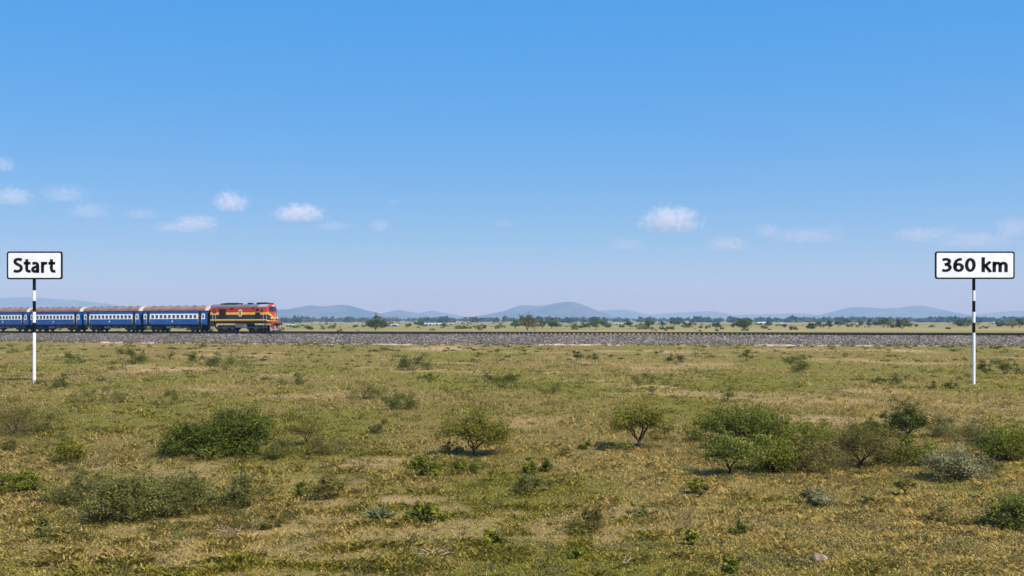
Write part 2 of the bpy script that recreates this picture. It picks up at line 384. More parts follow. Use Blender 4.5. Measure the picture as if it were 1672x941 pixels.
# ------------------------------------------------------------------ ballast and track
def gravel_mat():
    m = bpy.data.materials.new('ballast_gravel'); m.use_nodes = True; N = m.node_tree.nodes; L = m.node_tree.links
    p = N['Principled BSDF']; p.inputs['Roughness'].default_value = .9
    g = N.new('ShaderNodeNewGeometry')
    v = N.new('ShaderNodeTexVoronoi'); v.inputs['Scale'].default_value = 5.6; v.inputs['Randomness'].default_value = 1; L.new(g.outputs['Position'], v.inputs['Vector'])
    v2 = N.new('ShaderNodeTexVoronoi'); v2.inputs['Scale'].default_value = 11; L.new(g.outputs['Position'], v2.inputs['Vector'])
    n = N.new('ShaderNodeTexNoise'); n.inputs['Scale'].default_value = .25; n.inputs['Detail'].default_value = 5; L.new(g.outputs['Position'], n.inputs['Vector'])
    s = N.new('ShaderNodeSeparateColor'); L.new(v.outputs['Color'], s.inputs[0])
    s2 = N.new('ShaderNodeSeparateColor'); L.new(v2.outputs['Color'], s2.inputs[0])
    a = N.new('ShaderNodeMath'); a.operation = 'MULTIPLY_ADD'; a.inputs[1].default_value = .45; L.new(s2.outputs[0], a.inputs[0])
    a2 = N.new('ShaderNodeMath'); a2.operation = 'MULTIPLY'; a2.inputs[1].default_value = .55; L.new(s.outputs[0], a2.inputs[0]); L.new(a2.outputs[0], a.inputs[2])
    r = N.new('ShaderNodeValToRGB'); cr = r.color_ramp
    cr.elements[0].position = .12; cr.elements[0].color = (.03, .025, .023, 1); cr.elements[1].position = .92; cr.elements[1].color = (.40, .335, .265, 1)
    e = cr.elements.new(.5); e.color = (.11, .09, .07, 1)
    L.new(a.outputs[0], r.inputs[0])
    mx = N.new('ShaderNodeMix'); mx.data_type = 'RGBA'; mx.blend_type = 'MULTIPLY'; mx.inputs['Factor'].default_value = .5
    L.new(r.outputs[0], mx.inputs[6]); r2 = N.new('ShaderNodeValToRGB'); r2.color_ramp.elements[0].color = (.55, .5, .46, 1); r2.color_ramp.elements[0].position = .35; r2.color_ramp.elements[1].position = .65
    L.new(n.outputs['Fac'], r2.inputs[0]); L.new(r2.outputs[0], mx.inputs[7])
    L.new(mx.outputs[2], p.inputs['Base Color'])
    b = N.new('ShaderNodeBump'); b.inputs['Strength'].default_value = 1; b.inputs['Distance'].default_value = .12; L.new(v.outputs['Distance'], b.inputs['Height'])
    b2 = N.new('ShaderNodeBump'); b2.inputs['Strength'].default_value = .8; b2.inputs['Distance'].default_value = .05; L.new(v2.outputs['Distance'], b2.inputs['Height']); L.new(b.outputs[0], b2.inputs['Normal'])
    L.new(b2.outputs[0], p.inputs['Normal'])
    return m
M_GRAVEL = gravel_mat()
M_EDGE = mat('gravel_dust', (.46, .34, .26), .95, var=.3, scale=1.2, bump=.5, bscale=8)
s_lo, s_hi = -230, 160
def sweep(prof, name, material, step=1.0, jit=0, closed=False):
    ss = np.arange(s_lo, s_hi, step); rings = []
    for s in ss:
        p = tpos(s); a = tphi(s); nx_, ny_ = -math.sin(a), -math.cos(a)   # unit normal towards the camera
        z = railz(s); ring = []
        for (o, dz) in prof(z):
            j = jit*(random.random()-.5)
            ring.append((p[0]+nx_*(o+j), p[1]+ny_*(o+j), dz+j*.6))
        rings.append(ring)
    mb = MB(); mb.loft(rings, closed=closed, cap=closed)
    return mb
def ballast_prof(z):
    top = z-.36
    P = []
    for k in range(9):
        t = k/8; P.append((4.6-2.7*t-.0, -.12+(top+.12)*t))
    P += [(1.2, top+.02), (0, top+.02), (-1.2, top+.02), (-1.9, top)]
    P += [(-4.6, -.2)]
    return P
bo = sweep(ballast_prof, 'ballast_bed', M_GRAVEL, .3, .12).build('ballast_bed', M_GRAVEL); tag(bo, kind='structure')
bd = sweep(lambda z: [(6.1, -.10), (5.5, .03), (4.9, .08), (4.3, .12), (3.9, .10)], 'gravel_shoulder', M_EDGE, .7, .35).build('gravel_shoulder', M_EDGE); tag(bd, kind='structure')

M_RAIL = mat('rusty_rail', (.028, .018, .014), .7, .2, var=.3, scale=2)
M_SLEEP = mat('dark_sleeper', (.03, .025, .022), .9, var=.3, scale=4)
trk = thing('railway_track', 'long dark rusty railway track on the grey ballast bank', 'railway track', (float(tpos(0)[0]), float(tpos(0)[1]), 0))
off = np.array([*tpos(0), 0])
def inv(mb): mb.v = [(p[0]-off[0], p[1]-off[1], p[2]) for p in mb.v]; return mb
for side in (-.55, .55):
    mb = sweep(lambda z: [(side-.07, z-.17), (side+.07, z-.17), (side+.07, z-.14), (side+.02, z-.12), (side+.035, z-.04), (side+.035, z), (side-.035, z), (side-.035, z-.04), (side-.02, z-.12), (side-.07, z-.14)], 'rail', M_RAIL, 1.0, 0, True)
    inv(mb).build('rail', M_RAIL, trk)
sl = MB(); sl.box(-.13, .13, -1.05, 1.05, -.13, .02); slo = None; extra = MB()
svals = sorted(np.arange(-115, 75, .65), key=lambda s: np.hypot(*tpos(s)))
for i, s in enumerate(svals):
    p = tpos(s); a = tphi(s); z = railz(s)-.20
    if i < 100:
        if slo is None: slo = sl.build('sleeper', M_SLEEP, trk); o = slo
        else: o = slo.copy(); COL.objects.link(o)
        o.location = (p[0]-off[0], p[1]-off[1], z); o.rotation_euler = (0, 0, -a)
    else:
        ca, sa = math.cos(-a), math.sin(-a)
        extra.add([(p[0]-off[0]+x*ca-y*sa, p[1]-off[1]+x*sa+y*ca, z+w) for x, y, w in sl.v], sl.f)
tag(extra.build('sleepers', M_SLEEP, trk), kind='stuff')

# ------------------------------------------------------------------ train
M_BLUE = mat('blue_paint', (.009, .078, .29), .42, var=.3, scale=.9, coat=.2)
M_BAND = mat('white_band_paint', (.80, .81, .83), .45, var=.1, scale=1.2)
M_ROOF = mat('brown_roof', (.25, .155, .11), .65, var=.3, scale=.8)
M_DARK = mat('dark_running_gear', (.012, .012, .012), .7, var=.5, scale=3)
M_GEAR = mat('dusty_running_gear', (.045, .04, .034), .8, var=.5, scale=3)
M_GLASS = mat('dark_window_glass', (.012, .03, .05), .12, var=.3, scale=2, spec=.6)
M_WEL = mat('steel_wheel', (.03, .026, .024), .5, .5, var=.3, scale=4)
M_BOXG = mat('grey_equipment', (.13, .12, .115), .7, var=.25, scale=2)
M_CREAM = mat('cream_trim', (.66, .60, .52), .5, var=.1)
def ring_roof(x, hw, ze, zt, n=14, inset=0):
    return [(x, hw*math.cos(math.pi*i/n), ze+(zt-ze)*math.sin(math.pi*i/n)**.8) for i in range(n+1)]
def bogie(parent, cx, wb, r, mats=(M_GEAR, M_WEL)):
    mb = MB()
    for y in (-1.0, 1.0):
        mb.box(cx-wb/2-.35, cx+wb/2+.35, y-.06, y+.06, r+.02, r+.24)
        mb.box(cx-.35, cx+.35, y-.09, y+.09, r-.22, r+.34)
        for ax in (-wb/2, wb/2):
            mb.box(cx+ax-.17, cx+ax+.17, y-.13, y+.13, r-.16, r+.17)
            mb.tube((cx+ax-.32, y, r+.15), (cx+ax-.32, y, r+.42), .07); mb.tube((cx+ax+.32, y, r+.15), (cx+ax+.32, y, r+.42), .07)
    mb.box(cx-.25, cx+.25, -1.0, 1.0, r+.05, r+.35)
    b = mb.build('bogie', mats[0], parent)
    return b
def wheels(b, xs, r, mesh=[None]):
    for ax in xs:
        w = MB()
        for y in (-.56, .56):
            w.tube((ax, y-.06, r), (ax, y+.06, r), r, 20); w.tube((ax, y-.09 if y > 0 else y+.09, r), (ax, y, r), r+.03, 20)
        w.tube((ax, -.6, r), (ax, .6, r), .08, 8)
        w.build('wheelset', M_WEL, b)
LC = 11.55
def make_coach():
    root = thing('passenger_coach', '', 'train coach', group='blue passenger coaches of the train')
    hwid = 1.42; zb, ze, zt = 1.02, 3.14, 3.86
    mb = MB()                                             # side walls and ends
    y_ = [-hwid+.05, -hwid, -hwid, hwid, hwid, hwid-.05]; z_ = [zb, zb+.06, ze, ze, zb+.06, zb]
    rings = [[(x, y_[i], z_[i]) for i in range(6)] for x in (.12, LC-.12)]
    mb.loft(rings); b = mb.build('body', M_BLUE, root, bevel=.03)
    rf = MB(); rf.loft([ring_roof(x, hwid+.05, ze+.004, zt) for x in np.linspace(.06, LC-.06, 13)], smooth if False else 0)
    roof = rf.build('roof', M_ROOF, root, smooth=False)
    for x0, x1 in ((.0, .055), (LC-.055, LC)):            # pale rim at both roof ends
        tr = MB(); tr.loft([ring_roof(x0, hwid+.07, ze-.02, zt+.02), ring_roof(x1, hwid+.07, ze-.02, zt+.02)])
        tr.build('end_rim', M_CREAM, roof)
    vm = None
    for x in np.linspace(1.3, LC-1.3, 7):
        if vm is None:
            v = MB(); v.tube((0, 0, -.03), (0, 0, .09), .14, 10); v.tube((0, 0, .09), (0, 0, .13), .2, 10, r2=.1); vm = v.build('roof_vent', M_BOXG, roof, (x, -.35, zt-.04)); 
        else: o = link('roof_vent', vm.data, roof, (x, -.35, zt-.04))
    bnd = MB(); dx0, dx1 = 1.05, LC-1.05; dw = .26
    for a, c in ((.16, dx0-dw-.02), (dx0+dw+.02, dx1-dw-.02), (dx1+dw+.02, LC-.16)):
        bnd.box(a, c, -hwid-.012, -hwid+.02, 1.85, 2.66); bnd.box(a, c, hwid-.02, hwid+.012, 1.85, 2.66)
    bnd.build('window_band', M_BAND, root)
    wf = MB(); wf.box(-.27, .27, -.03, 0, -.27, .30); wf.box(-.31, .31, -.04, 0, -.33, -.275, 0)
    wp = MB(); wp.box(-.215, .215, -.042, -.031, -.22, .25)
    wb_ = MB(); wb_.box(-.012, .012, -.050, -.043, -.22, .25)
    wfo = wpo = wbo = None
    for x in np.linspace(dx0+.85, dx1-.85, 11):
        loc = (x, -hwid-.0125, 2.24)
        if wfo is None:
            wfo = wf.build('window', M_BAND, root, loc); wpo = wp.build('pane', M_GLASS, wfo); wbo = wb_.build('glazing_bar', M_BOXG, wfo)
        else:
            o = link('window', wfo.data, root, loc); link('pane', wpo.data, o); link('glazing_bar', wbo.data, o)
    es = MB(); es.box(-.13, .13, -.012, 0, -.22, .24)
    for x in (.48, LC-.48): es.build('end_window', M_GLASS, root, (x, -hwid-.0125, 2.24))
    for x in (dx0, dx1):                                  # flat dark door panels; the doorway recess's shade is painted in their colour
        d = MB(); d.box(-dw, dw, -.016, 0, 1.1, 3.05); dd = d.build('door', M_DARK, root, (x, -hwid, 0))
        
        for hx in (-dw-.03, dw+.03): h = MB(); h.tube((hx, -.05, 1.35), (hx, -.05, 2.3), .018, 6); h.build('handrail', M_CREAM, dd)
        st = MB(); st.box(-dw, dw, -.12, .1, .86, .90); st.box(-dw, dw, -.16, .05, .56, .60); st.box(-dw, -dw+.03, -.1, 0, .56, 1.02); st.box(dw-.03, dw, -.1, 0, .56, 1.02); st.build('door_step', M_GEAR, root, (x, -hwid+.1, 0))
    sg = MB(); sg.box(-.11, .11, -.01, 0, -.13, .13); sg.build('number_plate', M_CREAM, root, (LC/2-.3, -hwid, 1.52))
    u = MB(); u.box(.2, LC-.2, -1.25, 1.25, .86, 1.015); u.box(.3, LC-.3, -.2, .2, .7, .87); u.build('underframe', M_DARK, root)
    e = MB(); e.box(4.2, 5.6, -1.25, -.5, .48, .855); e.box(5.9, 6.8, -1.2, -.4, .42, .855); e.tube((7.0, -.9, .66), (7.9, -.9, .66), .18, 12); e.build('equipment_box', M_BOXG, root)
    for cx in (2.15, LC-2.15):
        bg_ = bogie(root, cx, 1.7, .42); wheels(bg_, (cx-.85, cx+.85), .42)
    for x0, dr in ((LC-.12, 1), (.12, -1)):
        g = MB()
        for k in range(4): a, c = sorted((x0+dr*k*.08, x0+dr*(k*.08+.085))); g.box(a, c, -.62-.03*(k % 2), .62+.03*(k % 2), 1.05-.01*(k % 2), 3.3+.03*(k % 2))
        g.build('gangway_bellows', M_DARK, root)
    for a, c in ((-.3, .2), (LC-.2, LC+.3)): cp = MB(); cp.box(a, c, -.12, .12, .72, .96); cp.build('coupler', M_DARK, root)
    return root
smooth = 0
coach = make_coach()
LOCO_L = 10.4
def seat(root, s_front, L):
    a = tpos(s_front+1.9); b = tpos(s_front+L-1.9)      # bogie pivots on the curve
    d = a-b; d = d/np.hypot(*d); org = b-d*1.9
    za, zb_ = railz(s_front+1.9), railz(s_front+L-1.9)
    root.location = (org[0], org[1], zb_-(za-zb_)/(L-3.8)*1.9)
    root.rotation_euler = (0, -math.atan2(za-zb_, L-3.8), math.atan2(d[1], d[0]))
PITCH = 12.15
labs = ['blue passenger coach with brown roof coupled directly behind the locomotive', 'blue passenger coach second behind the locomotive, right of the Start post',
        'third blue passenger coach behind the locomotive, its rear behind the Start post', 'last blue coach in view, cut by the left picture edge beside the Start post']
S0 = 0.65
for k, lab in enumerate(labs):
    r = coach if k == 0 else dup(coach, (0, 0, 0), 0)
    r['label'] = lab; seat(r, S0+LOCO_L+.75+k*PITCH, LC)

# --- locomotive
M_RED = mat('red_orange_paint', (.46, .036, .012), .35, var=.16, scale=1.0, coat=.3)
M_RED2 = mat('dark_red_paint', (.33, .026, .012), .4, var=.2, scale=1.0, coat=.2)
M_YEL = mat('yellow_paint', (.80, .40, .045), .4, var=.12, scale=1.2)
M_NAVY = mat('near_black_paint', (.022, .027, .036), .4, var=.3, scale=1.0)
M_LGREY = mat('grey_roof_paint', (.13, .135, .14), .55, var=.25, scale=.8)
M_LAMP = mat('lamp_glass', (.85, .82, .70), .15, var=.05)
M_GRILLE = mat('brown_black_grille', (.035, .02, .014), .8, var=.4, scale=5)
M_PILOT = mat('dusty_pink_pilot', (.30, .21, .19), .7, var=.3, scale=2)
def make_loco():
    root = thing('locomotive', 'red, yellow and black diesel locomotive with grey roof pulling blue coaches', 'locomotive')
    hw = 1.42; L = LOCO_L-.35; xf = L-.55
    zs = [1.42, 1.62, 1.80, 1.86, 2.48, 2.82, 3.58]; band = [3, 2, 3, 3, 2, 0]  # 0 red, 2 yellow, 3 navy
    side_y = lambda z: hw-(.10*max(0, (z-2.9))/.68)
    mb = MB()
    stations = list(np.linspace(.15, xf, 14))
    for sgn in (-1, 1):
        for i in range(len(stations)-1):
            x0, x1 = stations[i], stations[i+1]
            for j in range(6):
                q = [(x0, sgn*side_y(zs[j]), zs[j]), (x1, sgn*side_y(zs[j]), zs[j]), (x1, sgn*side_y(zs[j+1]), zs[j+1]), (x0, sgn*side_y(zs[j+1]), zs[j+1])]
                mm = band[j]
                if mm == 0 and x0 < xf-1.6: mm = 1
                mb.add(q, [(0, 1, 2, 3) if sgn < 0 else (3, 2, 1, 0)], mm)
    for j in range(6):
        mb.add([(.15, -side_y(zs[j]), zs[j]), (.15, side_y(zs[j]), zs[j]), (.15, side_y(zs[j+1]), zs[j+1]), (.15, -side_y(zs[j+1]), zs[j+1])], [(0, 3, 2, 1)], [3, 2, 3, 3, 2, 1][j])
    mb.add([(.15, -hw, 1.42), (xf, -hw, 1.42), (xf, hw, 1.42), (.15, hw, 1.42)], [(0, 1, 2, 3)], 3)
    b = mb.build('body', [M_RED, M_RED2, M_YEL, M_NAVY], root)
    # nose: bulged front with the yellow V
    nm = MB(); ny, nz = 36, 46
    def ztop(y): return 3.58+.46*math.sqrt(max(0, 1-(abs(y)/1.33)**2.4))
    def P(i, j):
        t = -1+2*i/ny; zt = j/nz
        ang = t; 
        yy = t*hw
        top = ztop(t*1.33)
        z = 1.42+(top-1.42)*zt
        w = hw if z < 2.9 else hw-.10*min(1, (z-2.9)/.68)
        yy = t*w
        x = xf+.55*(1-abs(t)**3.2)-.34*max(0, (z-2.75)/1.2)**1.5*(1-abs(t)**3.2)
        return (x, yy, z)
    base = len(nm.v)
    for i in range(ny+1):
        for j in range(nz+1): nm.v.append(P(i, j))
    for i in range(ny):
        for j in range(nz):
            c = P(i, j); d = P(i+1, j+1); y = abs((c[1]+d[1])/2); z = (c[2]+d[2])/2
            v = 1.72+.92*(y/hw)**1.25; th = .34
            mm = 3 if z < v else (2 if z < v+th*(1.15-.3*y) else 0)
            if z < 1.66: mm = 2 if z > 1.52 else 3
            nm.f.append([i*(nz+1)+j, (i+1)*(nz+1)+j, (i+1)*(nz+1)+j+1, i*(nz+1)+j+1]); nm.m.append(mm)
    nose = nm.build('nose', [M_RED, M_RED2, M_YEL, M_NAVY], root, smooth=True)
    rf = MB()
    def rr(x, n=14, k=1.0, dz=0): return [(x, 1.325*k*math.cos(math.pi*i/n), 3.575+dz+.47*math.sin(math.pi*i/n)**.8) for i in range(n+1)]
    rf.loft([rr(x) for x in np.linspace(.1, xf-1.5, 10)])
    rf.build('roof', M_LGREY, root)
    cr = MB(); cr.loft([rr(x, 14, 1.012, .008) for x in (xf-1.49, xf-.7, xf+.02)]); cr.build('cab_roof', mat('pale_grey_cab_roof', (.30, .31, .32), .55, var=.15), root)
    # roof gear
    for x0, x1, w, h in ((1.3, 1.75, .5, .14), (2.0, 4.1, .7, .17), (4.4, 4.65, .3, .16), (5.75, 6.4, .35, .2), (7.35, 8.9, .6, .2)):
        g = MB(); g.box(x0, x1, -w, w, 3.98, 4.05+h)
        if x1-x0 > 1:
            for k in range(3): g.tube((x0+(x1-x0)*(k+.5)/3, 0, 4.04+h), (x0+(x1-x0)*(k+.5)/3, 0, 4.10+h), .27, 14)
        g.build('roof_hatch', M_DARK, root, bevel=.02)
    hn_ = MB()
    for y in (-.12, .12): hn_.tube((xf-.35, y, 4.14), (xf+.25, y, 4.14), .05, 8, r2=.09)
    hn_.box(xf-.5, xf-.25, -.2, .2, 3.98, 4.2); hn_.build('air_horn', M_DARK, root)
    hn2 = MB(); hn2.box(xf-1.2, xf-.75, -.3, .3, 4.0, 4.24); hn2.build('roof_hatch', M_DARK, root, bevel=.03)
    # side features, camera side (y = -hw)
    ye = -hw
    for x0, x1, z0, z1 in ((1.62, 2.78, 1.88, 3.35), (7.62, 8.42, 1.88, 2.80), (7.72, 8.25, 3.02, 3.36), (3.4, 3.95, 3.24, 3.5), (7.0, 7.4, 3.3, 3.52)):
        g = MB(); yo = -side_y((z0+z1)/2) if z0 > 2.9 else ye
        g.box(x0, x1, yo-.015, yo+.05, z0, z1)
        n = max(3, int((z1-z0)/.09))
        for k in range(n):
            zz = z0+(z1-z0)*(k+.5)/n; g.box(x0+.03, x1-.03, yo-.04, yo-.016, zz-.02, zz+.02)
        g.build('vent_grille', M_GRILLE, root)
    for x0, x1, z0, z1 in ((.62, 1.05, 2.72, 3.3), (xf-1.0, xf-.55, 2.85, 3.36)):
        f = MB(); f.box(x0-.05, x1+.05, ye-.012, ye+.06, z0-.05, z1+.05); fo = f.build('cab_side_window', M_RED2 if x0 < 2 else M_RED, root)
        p = MB(); p.box(x0, x1, ye-.022, ye-.013, z0, z1); p.build('pane', M_GLASS, fo)
    for x0, x1 in ((xf-.46, xf-.05), (.66, 1.0)):
        d = MB(); d.box(x0, x1, ye-.014, ye+.02, 1.66, 1.80, 1); d.box(x0, x1, ye-.012, ye+.02, 1.88, 2.46, 0); do = d.build('cab_door', [M_NAVY, M_YEL], root)
        for hx in (x0-.06, x1+.06):
            h = MB(); h.tube((hx, ye-.08, 1.55), (hx, ye-.08, 2.55), .02, 6); h.box(hx-.015, hx+.015, ye-.08, ye, 1.56, 1.6); h.box(hx-.015, hx+.015, ye-.08, ye, 2.5, 2.54); h.build('handrail', M_CREAM, do)
    # emblem: cream and gold shield with dark charges
    em = MB(); out = []
    for k in range(28):
        a = 2*math.pi*k/28; out.append((.33*math.copysign(abs(math.cos(a))**.7, math.cos(a)), .54*math.copysign(abs(math.sin(a))**.8, math.sin(a))))
    em.loft([[(x, 0, z) for x, z in out], [(x, -.03, z) for x, z in out]])
    emo = em.build('emblem', M_YEL, root, (5.15, ye, 2.72))
    e2 = MB(); e2.loft([[(x*.78, -.03, z*.8) for x, z in out], [(x*.78, -.04, z*.8) for x, z in out]]); e2.build('emblem_field', M_CREAM, emo)
    e3 = MB()
    for x, z, w, h in ((0, .24, .13, .09), (-.1, .06, .07, .06), (.1, .06, .07, .06), (0, -.08, .15, .03), (-.06, -.2, .05, .07), (.07, -.2, .05, .07), (0, -.33, .1, .03)):
        e3.box(x-w, x+w, -.05, -.041, z-h, z+h)
    e3.build('emblem_figure', M_NAVY, emo)
    # windscreen
    for sg in (-1, 1):
        g = MB(); fr = MB()
        def WP(u, v, o):
            t = sg*(.06+u*.74); z = 2.98+v*.60
            w = hw-.10*min(1, max(0, (z-2.9)/.68))
            x = xf+.55*(1-abs(t)**3.2)-.34*max(0, (z-2.75)/1.2)**1.5*(1-abs(t)**3.2)
            return (x+o, t*(w+o*.4), z)
        def patch(mb, u0, u1, v0, v1, o, n=6):
            b0 = len(mb.v)
            for i in range(n+1):
                for j in range(n+1): mb.v.append(WP(u0+(u1-u0)*i/n, v0+(v1-v0)*j/n, o))
            for i in range(n):
                for j in range(n): mb.f.append([b0+i*(n+1)+j, b0+(i+1)*(n+1)+j, b0+(i+1)*(n+1)+j+1, b0+i*(n+1)+j+1]); mb.m.append(0)
        patch(fr, -.03, 1.05, -.06, 1.05, .02); fo = fr.build('windscreen', M_NAVY, root)
        patch(g, .03, .97, .04, .95, .035); g.build('pane', M_GLASS, fo)
    hd = MB(); hd.tube((xf+.2, -.12, 3.78), (xf+.42, -.12, 3.78), .1, 12); hd.tube((xf+.2, .12, 3.78), (xf+.42, .12, 3.78), .1, 12); hd.build('headlight', M_LAMP, root)
    nb = MB(); nb.loft([[(xf+.555, -.16, 2.62), (xf+.555, .16, 2.62), (xf+.555, 0, 2.28)], [(xf+.59, -.16, 2.62), (xf+.59, .16, 2.62), (xf+.59, 0, 2.28)]]); nb.build('nose_badge', M_CREAM, root)
    for y in (-.85, .85):
        l = MB(); l.tube((xf+.3, y, 1.98), (xf+.56, y, 1.98), .11, 12); l.build('marker_light', M_LAMP, root)
    hb_ = MB()
    for y0, y1 in ((-1.12, -.55), (.55, 1.12)):
        hb_ = MB()
        for y in (y0, y1): hb_.tube((xf+.66, y, 1.42), (xf+.66, y, 1.9), .022, 6)
        hb_.tube((xf+.66, y0-.02, 1.9), (xf+.66, y1+.02, 1.9), .024, 6); hb_.build('handrail', M_CREAM, root)
    bb = MB(); bb.box(xf+.1, xf+.78, -1.4, 1.4, 1.30, 1.415); bb.box(xf+.62, xf+.80, -1.35, 1.35, .92, 1.30); bb.build('buffer_beam', M_RED, root, bevel=.02)
    for y in (-.95, .95):
        k = MB(); k.tube((xf+.80, y, 1.08), (xf+1.1, y, 1.08), .09, 10); k.tube((xf+1.1, y, 1.08), (xf+1.16, y, 1.08), .2, 14); k.build('buffer', M_DARK, root)
    cp = MB(); cp.box(xf+.7, xf+1.15, -.16, .16, .82, 1.2); cp.box(xf+1.0, xf+1.2, -.24, .24, .78, 1.15); cp.build('coupler', M_DARK, root)
    pl = MB()
    pl.add([(xf+.55, -1.35, .18), (xf+1.0, 0, .18), (xf+.55, 1.35, .18), (xf+.55, -1.35, .9), (xf+.75, 0, .9), (xf+.55, 1.35, .9), (xf+.45, -1.35, .18), (xf+.45, 1.35, .18), (xf+.45, -1.35, .9), (xf+.45, 1.35, .9)],
           [(0, 1, 4, 3), (1, 2, 5, 4), (6, 8, 9, 7), (3, 4, 5, 9, 8), (0, 6, 7, 2, 1), (0, 3, 8, 6), (2, 7, 9, 5)])
    pl.build('pilot_plough', M_PILOT, root)
    st = MB()
    for z in (.5, .8, 1.1): st.box(xf-.5, xf-.05, ye-.02, ye+.3, z, z+.04)
    st.box(xf-.52, xf-.48, ye-.02, ye+.02, .5, 1.42); st.box(xf-.06, xf-.02, ye-.02, ye+.02, .5, 1.42)
    for z in (.5, .8, 1.1): st.box(.2, .6, ye-.02, ye+.3, z, z+.04)
    st.box(.18, .22, ye-.02, ye+.02, .5, 1.42); st.box(.58, .62, ye-.02, ye+.02, .5, 1.42)
    st.build('cab_step', M_BOXG, root)
    uf = MB(); uf.box(.15, xf+.1, -1.3, 1.3, 1.18, 1.41); uf.build('underframe', M_DARK, root)
    ft = MB(); ft.box(4.15, 6.05, -1.28, 1.28, .52, 1.17); fto = ft.build('fuel_tank', M_BOXG, root, bevel=.08)
    r_ = .46
    for cx in (2.35, xf-1.95):
        bg_ = bogie(root, cx, 2.6, r_); wheels(bg_, (cx-1.15, cx, cx+1.15), r_)
    cp2 = MB(); cp2.box(-.35, .2, -.12, .12, .72, .96); cp2.build('coupler', M_DARK, root)
    return root
loco = make_loco(); seat(loco, S0+.6, LOCO_L-.35)

# ------------------------------------------------------------------ signposts
M_SWHITE = mat('white_enamel', (.80, .80, .79), .45, var=.09, scale=1.4)
M_SBLACK = mat('black_enamel', (.006, .006, .006), .75, var=.2, spec=.1)
def rrect(hw, hh, r, n=6):
    out = []
    for cx, cz, a0 in ((hw-r, -hh+r, -90), (hw-r, hh-r, 0), (-hw+r, hh-r, 90), (-hw+r, -hh+r, 180)):
        for k in range(n+1):
            a = math.radians(a0+90*k/n); out.append((cx+r*math.cos(a), cz+r*math.sin(a)))
    return out
def ell(cx, cz, rx, rz, n=28): return [(cx+rx*math.cos(2*math.pi*k/n), cz+rz*math.sin(2*math.pi*k/n)) for k in range(n+1)]
GLYPH = {  # bold sans letters as centre lines (width, strokes); 's' smooth, 'l' straight
 'S': (.60, [('s', [(.52, .85), (.41, .895), (.28, .90), (.15, .85), (.115, .735), (.18, .62), (.31, .54), (.45, .44), (.49, .29), (.42, .155), (.28, .10), (.15, .11), (.05, .15)])]),
 't': (.47, [('s', [(.21, .90), (.21, .75), (.21, .50), (.21, .28), (.25, .14), (.35, .10), (.44, .115)]), ('l', [(.03, .64), (.43, .64)])]),
 'a': (.55, [('s', [(.08, .60), (.20, .645), (.32, .62), (.385, .51), (.39, .30), (.39, .0)]), ('s', [(.39, .41), (.24, .375), (.11, .30), (.10, .17), (.19, .09), (.30, .12), (.39, .23)])]),
 'r': (.44, [('l', [(.12, 0), (.12, .73)]), ('s', [(.12, .40), (.16, .55), (.26, .64), (.40, .635)])]),
 '3': (.60, [('s', [(.06, .85), (.20, .90), (.36, .87), (.42, .75), (.36, .60), (.18, .535)]), ('s', [(.18, .535), (.38, .48), (.455, .31), (.37, .15), (.20, .10), (.04, .14)])]),
 '6': (.62, [('s', [(.47, .89), (.34, .89), (.20, .79), (.125, .60), (.11, .40), (.115, .30)]), ('l', ell(.305, .325, .19, .225))]),
 '0': (.62, [('l', ell(.30, .50, .195, .40))]),
 'k': (.58, [('l', [(.12, 0), (.12, 1.04)]), ('l', [(.49, .73), (.16, .36)]), ('l', [(.24, .44), (.51, .0)])]),
 'm': (.94, [('l', [(.12, 0), (.12, .73)]), ('s', [(.12, .42), (.16, .55), (.27, .635), (.38, .60), (.43, .47), (.43, .25), (.43, 0)]), ('s', [(.43, .42), (.47, .55), (.58, .635), (.69, .60), (.74, .47), (.74, .25), (.74, 0)])]),
 ' ': (.24, [])}
def text_mesh(txt, w, h, bold):
    mb = MB(); x0 = 0; hs = bold
    for ch in txt:
        gw, strokes = GLYPH[ch]
        for kind, pts in strokes:
            P = [Vector(p) for p in pts]
            if kind == 's':
                Q = [P[0]*2-P[1]]+P+[P[-1]*2-P[-2]]; out = []
                for i in range(1, len(Q)-2):
                    for k in range(6):
                        t = k/6; out.append(.5*((2*Q[i])+(Q[i+1]-Q[i-1])*t+(2*Q[i-1]-5*Q[i]+4*Q[i+1]-Q[i+2])*t*t+(3*Q[i]-Q[i-1]-3*Q[i+1]+Q[i+2])*t**3))
                P = out+[P[-1]]
            ring = (P[0]-P[-1]).length < 1e-6; rings = []
            for i, p in enumerate(P):
                a_ = P[i-1] if i else (P[-2] if ring else p); b_ = P[i+1] if i < len(P)-1 else (P[1] if ring else p)
                d = (b_-a_).normalized(); n_ = Vector((-d.y, d.x))
                l, r_ = p+n_*hs, p-n_*hs
                rings.append([(x0+l.x, 0, l.y), (x0+r_.x, 0, r_.y), (x0+r_.x, -.012, r_.y), (x0+l.x, -.012, l.y)])
            mb.loft(rings, cap=not ring)
        x0 += gw
    xs = [v[0] for v in mb.v]; zs_ = [v[2] for v in mb.v]; lx, hx, lz, hz_ = min(xs), max(xs), min(zs_), max(zs_)
    me = bpy.data.meshes.new('lettering')
    me.from_pydata([((x-(lx+hx)/2)*w/(hx-lx), y, (z-(lz+hz_)/2)*h/(hz_-lz)) for x, y, z in mb.v], [], mb.f)
    me.materials.append(M_SBLACK); me.update(); return me
